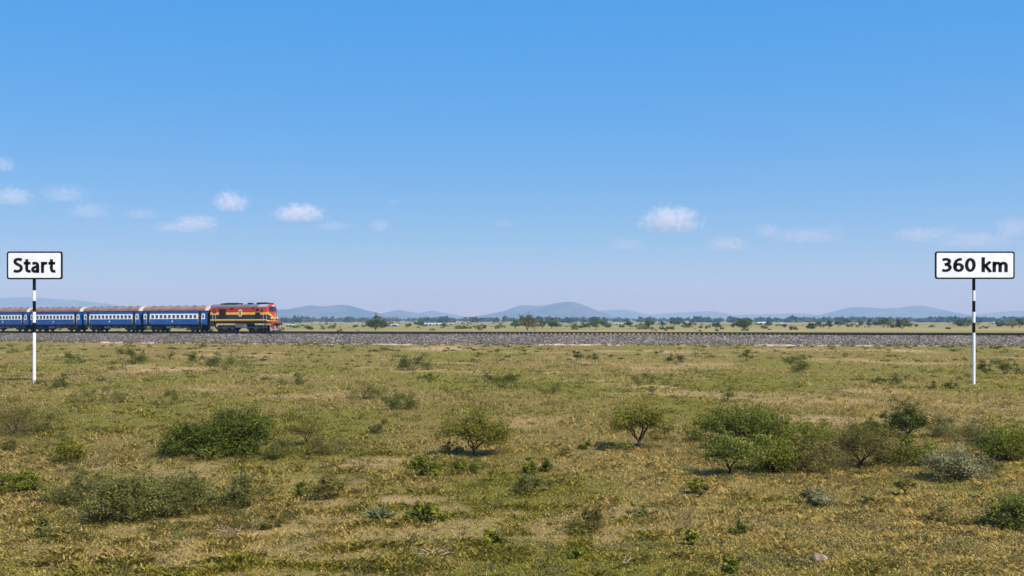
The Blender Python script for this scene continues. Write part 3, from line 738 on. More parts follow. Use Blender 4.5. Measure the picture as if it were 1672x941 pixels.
def signpost(xp, board, txt, tbox, label):
    yb = 627.; Y = depth(yb); k = Y/F; X = wx(xp, Y); z0 = float(gz(X, Y))
    Z = lambda yp: CAMH+(HY-yp)*k-z0
    root = thing('signpost', label, 'signpost', (X, Y, z0), group='black and white striped signposts')
    bands = [(456, 474.5, 1), (474.5, 491.5, 0), (491.5, 509.5, 1), (509.5, 527, 0), (527, 543.5, 1), (543.5, 632, 0)]
    mb = MB(); n = 16; r = 2.45*k; zz = sorted({Z(b[0]) for b in bands}|{Z(bands[-1][1])-.3}, reverse=True)
    rings = [[(r*math.cos(2*math.pi*i/n), r*math.sin(2*math.pi*i/n), z) for i in range(n)] for z in zz]
    for q in range(len(bands)): mb.loft([rings[q+1], rings[q]], m=bands[q][2], cap=q in (0, len(bands)-1))
    mb.build('post', [M_SWHITE, M_SBLACK], root)
    x0, x1, y0, y1 = board; cx = ((x0+x1)/2-xp)*k; cz = (Z(y0)+Z(y1))/2; hw, hh = (x1-x0)/2*k, (y1-y0)/2*k
    yf = -r-.02
    a = rrect(hw, hh, .13); b1 = MB(); b1.loft([[(x, .03, z) for x, z in a], [(x, -.03, z) for x, z in a]])
    bo_ = b1.build('sign_board', M_SBLACK, root, (cx, yf, cz))
    a2 = rrect(hw-.085, hh-.085, .07); b2 = MB(); b2.loft([[(x, -.03, z) for x, z in a2], [(x, -.036, z) for x, z in a2]]); b2.build('sign_face', M_SWHITE, bo_)
    tx0, tx1, ty0, ty1 = tbox
    me = text_mesh(txt, (tx1-tx0)*k, (ty1-ty0)*k, .088)
    link('lettering', me, bo_, (((tx0+tx1)/2-(x0+x1)/2)*k, -.0365, ((y0+y1)/2-(ty0+ty1)/2)*k))
    br = MB(); br.box(-.14, .14, -.02, .05, -.05, .05); br.box(-.14, .14, -.02, .05, -.45, -.35); br.build('bracket', M_BOXG, bo_, (-cx, .05, .2))
signpost(56, (13, 103.5, 411, 456.5), 'Start', (23.8, 92.8, 421.5, 445.8), 'striped signpost with a white board reading Start, in front of the coaches')
signpost(1590, (1525.3, 1655, 411, 456), '360 km', (1536, 1643.5, 420.5, 445.6), 'striped signpost with a white board reading 360 km, at the right')

# ------------------------------------------------------------------ vegetation builders
def unit(v): return v/np.maximum(np.linalg.norm(v, axis=-1, keepdims=True), 1e-9)
def leaf_geo(P, size, asp, col, r, up=.35, dirs=None, nrm=None):
    n = len(P)
    if nrm is None: nrm = unit(r.normal(size=(n, 3))+np.array([0, 0, up*2]))
    d = r.normal(size=(n, 3)) if dirs is None else dirs+.5*r.normal(size=(n, 3))
    a = unit(d-(d*nrm).sum(1, keepdims=True)*nrm); b = np.cross(nrm, a)
    L = (size*(.6+.8*r.random(n)))[:, None]; W = L*asp
    bend = nrm*L*.12
    v = np.stack([P-a*L*.5, P+b*W*.5+bend, P+a*L*.5, P-b*W*.5+bend], 1).reshape(-1, 3)
    f = np.arange(n*4).reshape(n, 4)
    return v, f, np.repeat(col, 4, 0)
def tubes_geo(lines, radii, k=4):
    V = []; Fc = []; b = 0
    for pl, rad in zip(lines, radii):
        n = len(pl); t = np.gradient(pl, axis=0); t = unit(t)
        ref = np.where(np.abs(t[:, 2:3]) > .9, np.array([[1., 0, 0]]), np.array([[0, 0, 1.]]))
        u = unit(np.cross(t, ref)); w = np.cross(t, u)
        ang = np.arange(k)*2*np.pi/k
        ring = pl[:, None]+(u[:, None]*np.cos(ang)[None, :, None]+w[:, None]*np.sin(ang)[None, :, None])*rad[:, None, None]
        V.append(ring.reshape(-1, 3)); i = b+np.arange(n*k).reshape(n, k)
        Fc.append(np.stack([i[:-1], np.roll(i, -1, 1)[:-1], np.roll(i, -1, 1)[1:], i[1:]], -1).reshape(-1, 4)); b += n*k
    return np.concatenate(V), np.concatenate(Fc)

KINDS = {  # leaf colours (dark, light), crown bottom, leaf size, aspect, bark kind
 'dark':   dict(c=((.062, .082, .009), (.175, .195, .024)), cb=.10, leaf=.055, asp=.55, bark=0, dens=1.25, up=.5, flat=.75),
 'mid':    dict(c=((.060, .078, .011), (.155, .165, .028)), cb=.08, leaf=.05, asp=.5, bark=0, dens=1.2, up=.6, flat=.8),
 'green':  dict(c=((.10, .118, .012), (.25, .26, .032)), cb=.10, leaf=.05, asp=.5, bark=0, dens=1.0, up=.6, flat=.8),
 'bright': dict(c=((.10, .12, .018), (.25, .26, .045)), cb=.12, leaf=.045, asp=.5, bark=1, dens=.9, up=.6, flat=.8),
 'yellow': dict(c=((.095, .098, .013), (.30, .27, .032)), cb=.2, leaf=.05, asp=.5, bark=0, dens=.9, up=.5, flat=.8),
 'olive':  dict(c=((.115, .102, .022), (.26, .22, .052)), cb=.06, leaf=.042, asp=.4, bark=1, dens=.85, up=.6, flat=.8),
 'grey':   dict(c=((.105, .108, .024), (.275, .262, .070)), cb=.04, leaf=.042, asp=.38, bark=1, dens=1.15, up=.7, flat=.85),
 'silver': dict(c=((.15, .14, .05), (.46, .43, .22)), cb=.06, leaf=.05, asp=.4, bark=1, dens=.9, up=.5, flat=.85),
}
TREE_OVR = dict(cb=.40)
def plant_geo(W, H, kind, r, npx, trunk=False, lean=0., leafmin=0., lmul=1.0, cb=None, D=None):
    """limbs from the foot to leaf clumps spread through an uneven dome; every clump has its own tint"""
    K = KINDS[kind]; cb = K['cb'] if cb is None else cb
    D = W*.85 if D is None else D
    ncl = int(np.clip(npx/75, 9, 75))
    th = r.random(ncl)*2*np.pi; ph = [r.random()*6.28 for _ in range(4)]
    amp = 1+.17*np.sin(2*th+ph[0])+.14*np.sin(3*th+ph[1])+.10*np.sin(5*th+ph[2])
    sn = r.random(ncl)**(.75 if trunk else .95); cs = np.sqrt(1-sn**2)
    rho = .35+.65*r.random(ncl)**.55
    vr = .82+.36*r.random(ncl)
    x = np.cos(th)*cs*rho*amp*W*.47; y = np.sin(th)*cs*rho*amp*D*.47
    z = H*(cb+(1-cb)*(.06+.80*sn*rho*vr))
    x = x+lean*.25*z
    cen = np.stack([x, y, z], 1)
    rc = (W*.085+H*.075)*(.55+.9*r.random(ncl)); rc = rc*(1.15-.4*sn)
    if not trunk: cen[:, 2] = np.maximum(cen[:, 2], rc*.35)
    nleaf = int(npx*2.0*K['dens']*lmul); w_ = rc**2; per = np.maximum(4, r.multinomial(nleaf, w_/w_.sum()))
    tint = .58+.85*r.random(ncl); hue = r.random(ncl)  # random leaf tone per clump, spread widened to imitate lit tops and dark hollows
    c0, c1 = np.array(K['c'][0]), np.array(K['c'][1])
    Ps = []; Ns = []; Cs = []
    for i in range(ncl):
        n = per[i]; d = unit(r.normal(size=(n, 3))+np.array([0, 0, .35]))
        q = r.random((n, 1))**.42
        loose = r.random((n, 1)) < .14
        q = np.where(loose, 1+.8*r.random((n, 1)), q)
        p = cen[i]+d*q*rc[i]*np.array([1.12, 1.0, K['flat']*.85])
        p[:, 2] = np.maximum(p[:, 2], .01+.05*H*r.random(n))
        Ps.append(p); Ns.append(unit(d*.9+np.array([0, 0, .45])+.75*r.normal(size=(n, 3))))
        m = np.clip(.45*r.random((n, 1))+.55*hue[i], 0, 1)
        Cs.append((c0*(1-m)+c1*m)*(tint[i]*(.82+.36*r.random((n, 1)))))
    lines = []; rads = []
    br = H*(.024 if trunk else .010)
    # sprigs standing out of the outline
    for i in range(int(ncl*.55)):
        j = int(r.random()*ncl); d = unit(np.array([cen[j, 0]/W*1.6, cen[j, 1]/W*1.6, .55])+.45*r.normal(size=3)); d[2] = abs(d[2]); L = rc[j]*(1.3+1.0*r.random())
        t = np.linspace(0, 1, 5)[:, None]; pl = cen[j]+d*L*t+r.normal(size=(5, 3))*.05*L
        lines.append(pl); rads.append(np.linspace(br*.16, br*.06, 5)+.001)
        n = max(3, int(per.mean()*.22)); tt = r.random((n, 1))**.7
        p = cen[j]+d*L*tt+r.normal(size=(n, 3))*rc[j]*.16
        p[:, 2] = np.maximum(p[:, 2], .01)
        Ps.append(p); Ns.append(unit(r.normal(size=(n, 3))+np.array([0, 0, .8])))
        Cs.append((c0*.35+c1*.65)*(.75+.5*r.random((n, 1))))
    if trunk:
        fz = H*cb*.45; fork = np.array([lean*fz*.8, 0, fz])
        pl = np.linspace(0, 1, 6)[:, None]*fork[None]; pl[1:-1, :2] += r.normal(size=(4, 2))*.012*H; pl[0, 2] -= .05*H
        lines.append(pl); rads.append(np.linspace(br*1.7, br*1.2, 6))
        nl_ = 4; limb = []
        order = np.argsort(np.arctan2(cen[:, 1], cen[:, 0])); grp = np.array_split(order, nl_)
        for g in grp:
            tg = cen[g].mean(0); tg[2] = min(tg[2], H*(cb+.25*(1-cb)))
            t = np.linspace(0, 1, 7)[:, None]; mid = (fork+tg)/2+np.array([0, 0, .05*H]); q = (1-t)**2*fork+2*t*(1-t)*mid+t**2*tg
            q[1:-1] += r.normal(size=(5, 3))*.014*H
            lines.append(q); rads.append(np.linspace(br*1.0, br*.5, 7))
            for j in g:
                t = np.linspace(0, 1, 5)[:, None]; q = tg+(cen[j]-tg)*t+r.normal(size=(5, 3))*.014*H*np.sin(np.pi*t); q[0] = tg
                lines.append(q); rads.append(np.linspace(br*.5, br*.14, 5)+.001)
    else:
        for j in range(ncl):
            st = np.array([cen[j, 0]*.12+r.normal()*.03*W, cen[j, 1]*.12+r.normal()*.03*D, -.03*H])
            mid = st+(cen[j]-st)*.5+np.array([-cen[j, 0]*.12, -cen[j, 1]*.12, .10*H])
            t = np.linspace(0, 1, 7)[:, None]; q = (1-t)**2*st+2*t*(1-t)*mid+t**2*cen[j]; q[1:-1] += r.normal(size=(5, 3))*.012*H
            lines.append(q); rads.append(np.linspace(br*(.6+.8*r.random()), br*.18, 7)+.001)
    P = np.concatenate(Ps); C = np.concatenate(Cs); N_ = np.concatenate(Ns)
    return leaf_geo(P, np.full(len(P), max(K['leaf'], leafmin)), K['asp'], C, r, K['up'], None, N_), tubes_geo(lines, rads)

def shrub(xp, yp, w, h, kind, label, name='shrub', cat='shrub', trunk=False, lean=0., group='shrubs in the dry grassland', cb=None, bark=None, D=None, seed=None):
    r = np.random.default_rng(seed if seed is not None else int(xp*7+yp*13))
    Y = depth(yp-h*.03); X = wx(xp, Y); k = Y/F; W, H = w*k, h*k
    z = float(gz(X, Y))
    npx = w*h*.62*.375*2.2
    lg, tg = plant_geo(W, H, kind, r, max(npx, 120), trunk, lean, leafmin=1.35*k/.612*.8, cb=cb, D=D)
    root = thing(name, label, cat, (X, Y+W*.0, z), 0, group)
    lv, lf, lcx = lg
    link('foliage', mesh_np('foliage', lv, lf, M_LEAF, lcx), root)
    tv, tf = tg
    bm_ = M_BARKG if (KINDS[kind]['bark'] if bark is None else bark) else M_BARK
    link('trunk' if trunk else 'branches', mesh_np('branches', tv, tf, bm_), root)
    return root

T = dict(trunk=True, name='small_tree', cat='small tree')
BUSH = [
 # x, base y, width, height, kind, label, options
 (385, 743, 126, 86, 'dark', 'largest dark green bush, left of centre, its dense crown the tallest there', dict(cb=.05)),
 (314, 742, 112, 58, 'dark', 'lower dark green bush spreading left from the largest bush', dict(cb=.06)),
 (345, 748, 60, 26, 'olive', 'low olive scrub at the foot of the largest dark bush', {}),
 (500, 727, 76, 44, 'olive', 'small olive tree with thin dark trunk right of the largest bush', dict(cb=.35, bark=0, **T)),
 (458, 747, 66, 38, 'grey', 'grey-brown twiggy shrub touching the right side of the largest bush', {}),
 (540, 744, 78, 42, 'olive', 'olive shrub with dark hollow at its foot, right of the twiggy shrub', {}),
 (773, 750, 122, 72, 'yellow', 'wide olive-yellow small tree with dark forked trunk at picture centre', dict(cb=.28, bark=0, **T)),
 (735, 742, 40, 26, 'olive', 'low dry scrub at the left foot of the centre tree', {}),
 (1043, 738, 98, 76, 'yellow', 'lone small tree with yellow-green top and dark V-shaped trunk', dict(cb=.36, **T)),
 (1085, 722, 46, 28, 'olive', 'low light olive shrub right behind the lone V-trunked tree', {}),
 (1010, 738, 50, 14, 'green', 'flat green plant in the shade left of the lone V-trunked tree', {}),
 (1205, 728, 150, 66, 'dark', 'wide dark green thicket behind the light green small tree', dict(cb=.12)),
 (1192, 780, 104, 72, 'bright', 'light green small tree with slim dark forked trunk before the thicket', dict(cb=.34, bark=0, **T)),
 (1264, 773, 96, 72, 'green', 'leafy green shrub right beside the light green small tree', {}),
 (1318, 728, 92, 46, 'green', 'green shrub behind the gap right of the dark thicket', {}),
 (1335, 775, 96, 60, 'olive', 'dry olive shrub left of the leaning-trunk shrub', {}),
 (1402, 766, 152, 74, 'olive', 'wide grey-olive shrub tree with leaning dark trunk', dict(cb=.28, bark=0, lean=.5, **T)),
 (1482, 716, 78, 60, 'mid', 'dark upright small tree standing above the right-hand scrub', dict(cb=.16, **T)),
 (1436, 714, 70, 34, 'dark', 'low dark green shrub left under the upright dark tree', {}),
 (1478, 760, 88, 50, 'green', 'mid green shrub between leaning-trunk shrub and silver bush', {}),
 (1262, 708, 84, 32, 'green', 'pale green low shrub on the right shoulder of the dark thicket', {}),
 (1610, 772, 70, 38, 'olive', 'low olive scrub just right of the silver-grey bush', {}),
 (1553, 783, 102, 66, 'silver', 'silver-grey bush with whitish twigs and deep shade below', {}),
 (1590, 724, 116, 50, 'olive', 'olive-yellow scrub behind the silver-grey bush', {}),
 (1640, 754, 112, 66, 'green', 'green shrub mass at the right edge above the bright green bush', {}),
 (1536, 714, 84, 38, 'grey', 'pale grey shrub right of the upright dark tree', {}),
 (1650, 862, 84, 62, 'bright', 'bright green bush with pale stems cut by the right picture edge', {}),
 (28, 712, 134, 68, 'olive', 'large olive-green bush at the left edge below the Start post', {}),
 (82, 706, 46, 34, 'grey', 'small grey-green shrub on the right flank of the left-edge bush', {}),
 (110, 750, 84, 42, 'yellow', 'low yellow-green shrub with dark gnarled stems, lower left', dict(cb=.2, bark=0)),
 (22, 738, 40, 34, 'olive', 'nearly bare twiggy shrub below the left-edge bush', {}),
 (205, 853, 138, 90, 'grey', 'largest grey-green low bush in the lower left with dark hollow', {}),
 (292, 841, 134, 74, 'grey', 'wide grey-green bush joined to the right of the lower left bush', {}),
 (395, 829, 72, 58, 'grey', 'upright grey-green bush at the right end of the lower left thicket', {}),
 (130, 822, 96, 54, 'grey', 'pale straggling bush at the left end of the lower left thicket', {}),
 (255, 852, 60, 36, 'olive', 'tangle of pale twigs in front of the lower left thicket', {}),
 (30, 800, 90, 40, 'green', 'low green herbage at the left edge beside the lower left thicket', {}),
 (701, 859, 60, 42, 'green', 'bushy fresh green shrub in the lower middle field', {}),
 (540, 820, 62, 44, 'olive', 'grey twiggy shrub with thin trunk, below the bare sand streak', dict(cb=.25, **T)),
 (490, 812, 40, 30, 'green', 'small green shrub left of the grey twiggy shrub', {}),
 (870, 810, 66, 34, 'grey', 'low grey-green scrub below the centre tree', {}),
 (893, 776, 20, 28, 'dark', 'small upright dark plant below right of the centre tree', {}),
 (690, 784, 66, 34, 'green', 'spreading low green shrub below left of the centre tree', {}),
 (762, 778, 56, 26, 'green', 'flat green shrub straight below the centre tree', {}),
 (618, 708, 44, 30, 'grey', 'small dark-based shrub in the green middle field', {}),
 (962, 864, 88, 36, 'olive', 'low dark olive shrub, bottom middle of the field', {}),
 (1042, 846, 40, 28, 'grey', 'small grey-green shrub right of the low dark olive shrub', {}),
 (1333, 826, 56, 36, 'silver', 'rounded pale twiggy shrub below the leaning-trunk shrub', {}),
 (1478, 809, 38, 32, 'olive', 'tiny tree with bare forked stems below the silver bush', dict(cb=.45, bark=0, **T)),
 (1416, 824, 32, 18, 'grey', 'little grey tuft between the pale twiggy shrub and the tiny tree', {}),
 (1136, 810, 40, 30, 'yellow', 'rusty yellow grass-like tuft left below the light green tree', {}),
 (1550, 856, 64, 30, 'olive', 'low olive shrub left of the bright green edge bush', {}),
 (1128, 886, 22, 36, 'green', 'thin upright green plant in the bottom right field', {}),
 (1192, 934, 30, 36, 'green', 'slender plant with upright stems at the bottom edge', {}),
 (1207, 868, 34, 14, 'dark', 'flat dark green weed right of the thin upright plant', {}),
 (70, 877, 40, 36, 'grey', 'forked little shrub with splayed stems in the bottom left', {}),
 (440, 862, 40, 36, 'olive', 'dry brown twiggy tuft right below the lower left thicket', {}),
 (800, 884, 42, 20, 'yellow', 'yellow-green grassy cushion in the bottom centre', {}),
 (945, 905, 34, 18, 'green', 'small green cushion in the bottom centre right of the yellow one', {}),
 (217, 597, 44, 27, 'green', 'rounded green bush near the tracks below the second coach', {}),
 (321, 594, 25, 20, 'dark', 'compact dark green bush near the tracks below the locomotive', {}),
 (372, 606, 66, 22, 'green', 'long low green bush below the locomotive', {}),
 (186, 659, 36, 32, 'grey', 'upright grey-green bush with fanned twigs, left field', {}),
 (140, 658, 46, 24, 'grey', 'dull grey-green bush left of the fanned bush', {}),
 (275, 663, 34, 25, 'grey', 'pale grey-green bush right of the fanned bush', {}),
 (593, 652, 52, 34, 'grey', 'round grey-green bush left of the picture centre', {}),
 (670, 606, 64, 26, 'green', 'broad green bush in the middle distance left of centre', {}),
 (700, 625, 28, 18, 'dark', 'dark green bush right below the broad green bush', {}),
 (485, 628, 38, 18, 'green', 'low spreading bush straight below the locomotive nose', {}),
 (105, 632, 16, 22, 'dark', 'narrow dark shrub just right of the Start post foot', {}),
 (80, 634, 54, 14, 'olive', 'dark flat scrub beside the Start post foot', {}),
 (118, 596, 44, 14, 'olive', 'low dark scrub between the Start post and the tracks', {}),
 (655, 670, 74, 22, 'green', 'flat spreading green shrub in the lush middle field', {}),
 (820, 634, 60, 24, 'olive', 'dark olive bush near the picture centre', {}),
 (900, 646, 40, 22, 'grey', 'dull small bush right of the dark olive centre bush', {}),
 (942, 588, 22, 15, 'dark', 'small dark round bush near the tracks, centre', {}),
 (968, 588, 18, 11, 'green', 'tiny green bush right of the small dark round one', {}),
 (1104, 596, 36, 18, 'green', 'rounded green bush near the tracks, right of centre', {}),
 (1218, 592, 28, 17, 'dark', 'dark green dome bush near the tracks below the rightmost lone tree', {}),
 (1299, 608, 46, 32, 'green', 'largest bush near the tracks on the right, round and green', {}),
 (1355, 571, 18, 15, 'yellow', 'yellow-green bush right at the ballast edge', {}),
 (1062, 629, 44, 17, 'green', 'low green bush in the right middle field', {}),
 (1066, 648, 22, 15, 'grey', 'small spiky bush below the low green bush', {}),
 (1186, 657, 30, 22, 'grey', 'small upright bush on the brown bare ground', {}),
 (1437, 628, 24, 15, 'olive', 'small olive bush left of the 360 km post', {}),
 (1466, 628, 22, 17, 'green', 'small green bush between olive bush and the 360 km post', {}),
 (1612, 610, 32, 22, 'dark', 'dark bush just right of the 360 km post', {}),
 (1644, 611, 44, 26, 'green', 'green bush at the right edge beside the 360 km post', {}),
 (1552, 637, 22, 16, 'dark', 'small dark shrub left of the 360 km post foot', {}),
 (1523, 638, 20, 12, 'olive', 'brownish low shrub further left of the 360 km post foot', {}),
 (955, 737, 18, 22, 'dark', 'small dark upright plant left of the lone V-trunked tree', {}),
 (922, 747, 32, 17, 'olive', 'dry olive tuft further left of the lone V-trunked tree', {}),
 (863, 778, 22, 27, 'dark', 'dark pointed plant below right of the centre tree', {}),
 (60, 574, 40, 9, 'yellow', 'yellow-green herb patch at the ballast foot below the last coach', {}),
 (505, 568, 44, 10, 'yellow', 'yellow-green herb patch at the ballast foot right of the locomotive', {}),
 (716, 563, 22, 9, 'yellow', 'yellow-green clump lapping the ballast, left of centre', {}),
]
for i, (xp, yp, w, h, kd, lab, opt) in enumerate(BUSH):
    if yp < 680 and kd in ('green', 'olive'): kd = 'mid'
    if yp < 680 and yp > 575: w, h = w*1.2, h*1.2
    shrub(xp, yp, w, h, kd, lab, seed=100+i, **opt)

# spiky aloe-like plant
def spiky(xp, yp, w, h, label, seed):
    r = np.random.default_rng(seed); Y = depth(yp); X = wx(xp, Y); k = Y/F; mb = MB()
    for i in range(46):
        a = r.random()*6.28; el = .25+1.1*r.random(); L = h*k*(.7+.5*r.random())
        d = Vector((math.cos(a)*math.cos(el)*1.1, math.sin(a)*math.cos(el), math.sin(el)))
        p0 = Vector((r.normal()*.2*w*k*.5, r.normal()*.12*w*k, 0)); p1 = p0+d*L*.6; p2 = p0+d*L+Vector((0, 0, -.12*L))
        mb.tube(p0, p1, .016, 5, r2=.014); mb.tube(p1, p2, .014, 5, r2=.002)
    t = thing('spiky_plant', label, 'succulent', (X, Y, float(gz(X, Y))))
    mb.build('leaves', mat('grey_green_succulent', (.13, .145, .045), .7, var=.35, scale=8), t)
spiky(620, 853, 56, 34, 'grey-green spiky rosette plant left of the fresh green shrub', 5)

# dead branches, stones
def dead(xp, yp, w, h, label, seed, n=7):
    r = np.random.default_rng(seed); Y = depth(yp); X = wx(xp, Y); k = Y/F; lines = []; rads = []
    for i in range(n):
        a = r.random()*6.28; L = w*k*.55*(.5+.6*r.random()); el = .1+.7*r.random()*h/max(w, 1)*2
        st = r.normal(size=3)*np.array([.1*w*k, .1*w*k, 0])
        d = np.array([math.cos(a)*math.cos(el), math.sin(a)*math.cos(el), math.sin(el)])
        t = np.linspace(0, 1, 7)[:, None]; pl = st+d*L*t+r.normal(size=(7, 3))*.05*L; pl[:, 2] = np.abs(pl[:, 2])+.012
        lines.append(pl); rads.append(np.linspace(.010, .003, 7)*(.7+.8*r.random()))
    v, f = tubes_geo(lines, rads, 5)
    o = link('dead_branch', mesh_np('dead_branch', v, f, M_DEAD), None, (X, Y, float(gz(X, Y))))
    tag(o, label, 'dead branch', 'fallen dead branches in the grass')
for i, d in enumerate([(1022, 920, 40, 28, 'pale dead branch with forked twigs at the bottom edge right of centre'), (150, 842, 60, 30, 'tangle of pale dead branches left of the lower left thicket'),
    (262, 850, 64, 26, 'pale twisted branches in front of the lower left thicket'), (1345, 770, 40, 26, 'pale dead stem sticking up left of the leaning-trunk shrub'),
    (1198, 780, 40, 14, 'pale dead sticks at the foot of the light green tree'), (345, 742, 70, 20, 'grey dead branch at the foot of the largest dark bush'),
    (810, 748, 46, 20, 'pale dry branches right of the centre tree trunk'), (700, 905, 70, 14, 'dry twigs lying in the bottom centre grass'), (160, 756, 80, 8, 'bleached driftwood-like sticks on the bare patch, left'),
    (1585, 772, 60, 16, 'pale dead twigs right of the silver-grey bush'), (380, 868, 80, 10, 'flat pale sticks below the lower left thicket'), (700, 862, 34, 12, 'pale curled stems under the fresh green shrub')]):
    dead(*d, seed=300+i)
M_STONE = mat('pinkish_stone', (.30, .21, .145), .9, var=.25, scale=6, bump=.5, bscale=12)
def stone(xp, yp, w, h, label, seed):
    r = np.random.default_rng(seed); Y = depth(yp); X = wx(xp, Y); k = Y/F; mb = MB(); n, m = 16, 9; ph = r.random(6)*6.28
    rings = []
    for j in range(1, m):
        a = math.pi*j/m; ring = []
        for i in range(n):
            b = 2*math.pi*i/n; q = 1+.13*math.sin(2*b+ph[0])+.09*math.sin(3*b+ph[1]+2*a)+.06*math.sin(5*b+ph[2])+.05*r.normal()
            ring.append((math.sin(a)*math.cos(b)*q*w*k/2, math.sin(a)*math.sin(b)*q*w*k*.35, -math.cos(a)*q*h*k*.65))
        rings.append(ring)
    mb.loft(rings); o = mb.build('stone', M_STONE, None, (X, Y, float(gz(X, Y))+h*k*.2)); tag(o, label, 'stone', 'stones in the grass')
stone(1338, 912, 26, 14, 'pinkish boulder half hidden in the bottom right grass', 1)
stone(205, 757, 12, 6, 'whitish stone on the bare patch in the left field', 2)
stone(1243, 752, 9, 5, 'small pale stone near the light green small tree', 3)
stone(190, 555, 7, 3.5, 'small white stone on the ballast below the second coach', 4)

# ------------------------------------------------------------------ grass (stuff)
def grass():
    r = np.random.default_rng(55); N = 850000
    yp = 561+(972-561)*r.random(N)**.92
    Y = depth(yp); X = (r.random(N)*2-1)*(Y*.60+2.5)
    ok = Y < track_y(X)-6.0
    so = soilf(X, Y); gr = greenf(X, Y)
    tuft = fbm(X/.55, Y/.55, 91, 3)
    ok &= r.random(N) < (1-.85*so)*(.5+.7*sstep(.36, .62, tuft))
    X, Y, so, gr, tuft = X[ok], Y[ok], so[ok], gr[ok], tuft[ok]; n = len(X)
    px = Y/1041.
    Lh = (.022+.05*r.random(n)**1.8)*(.6+.6*sstep(.4, .65, tuft)+.6*sstep(.60, .72, tuft))*np.clip(.85+Y/70., 1, 1.9)
    Wd = np.maximum(.008+.006*r.random(n), px*.36)
    a = r.random(n)*6.283; d = np.stack([np.cos(a), np.sin(a), 0*a], 1); lean = (.6+1.5*r.random(n))[:, None]
    P = np.stack([X, Y, gz(X, Y)-.004], 1)
    side = np.stack([-np.sin(a+.6*r.normal(size=n)), np.cos(a), 0*a], 1)
    upv = np.array([[0, 0, 1.]])
    m_ = P+(upv*.62+d*lean*.30)*Lh[:, None]; t_ = P+(upv*.85+d*lean*.85)*Lh[:, None]
    v = np.stack([P-side*Wd[:, None]*.5, P+side*Wd[:, None]*.5, m_+side*Wd[:, None]*.42, t_, m_-side*Wd[:, None]*.42], 1).reshape(-1, 3)
    f = np.arange(n*5).reshape(n, 5)
    g = np.clip(gr+.5*(r.random(n)-.5), 0, 1)[:, None]
    dry = np.array([.60, .455, .15])*(.6+.7*r.random((n, 1))); grn = np.array([.27, .245, .034])*(.65+.8*r.random((n, 1)))
    yel = np.array([.42, .35, .055])*(.7+.6*r.random((n, 1)))
    pick = r.random((n, 1)); gg = np.where(pick < .65, grn, yel)
    c = np.where(r.random((n, 1)) < g*1.02, gg, dry)
    me = mesh_np('grass', v, f, M_GRASS, np.repeat(c, 5, 0))
    tag(link('grass', me), kind='stuff')
grass()
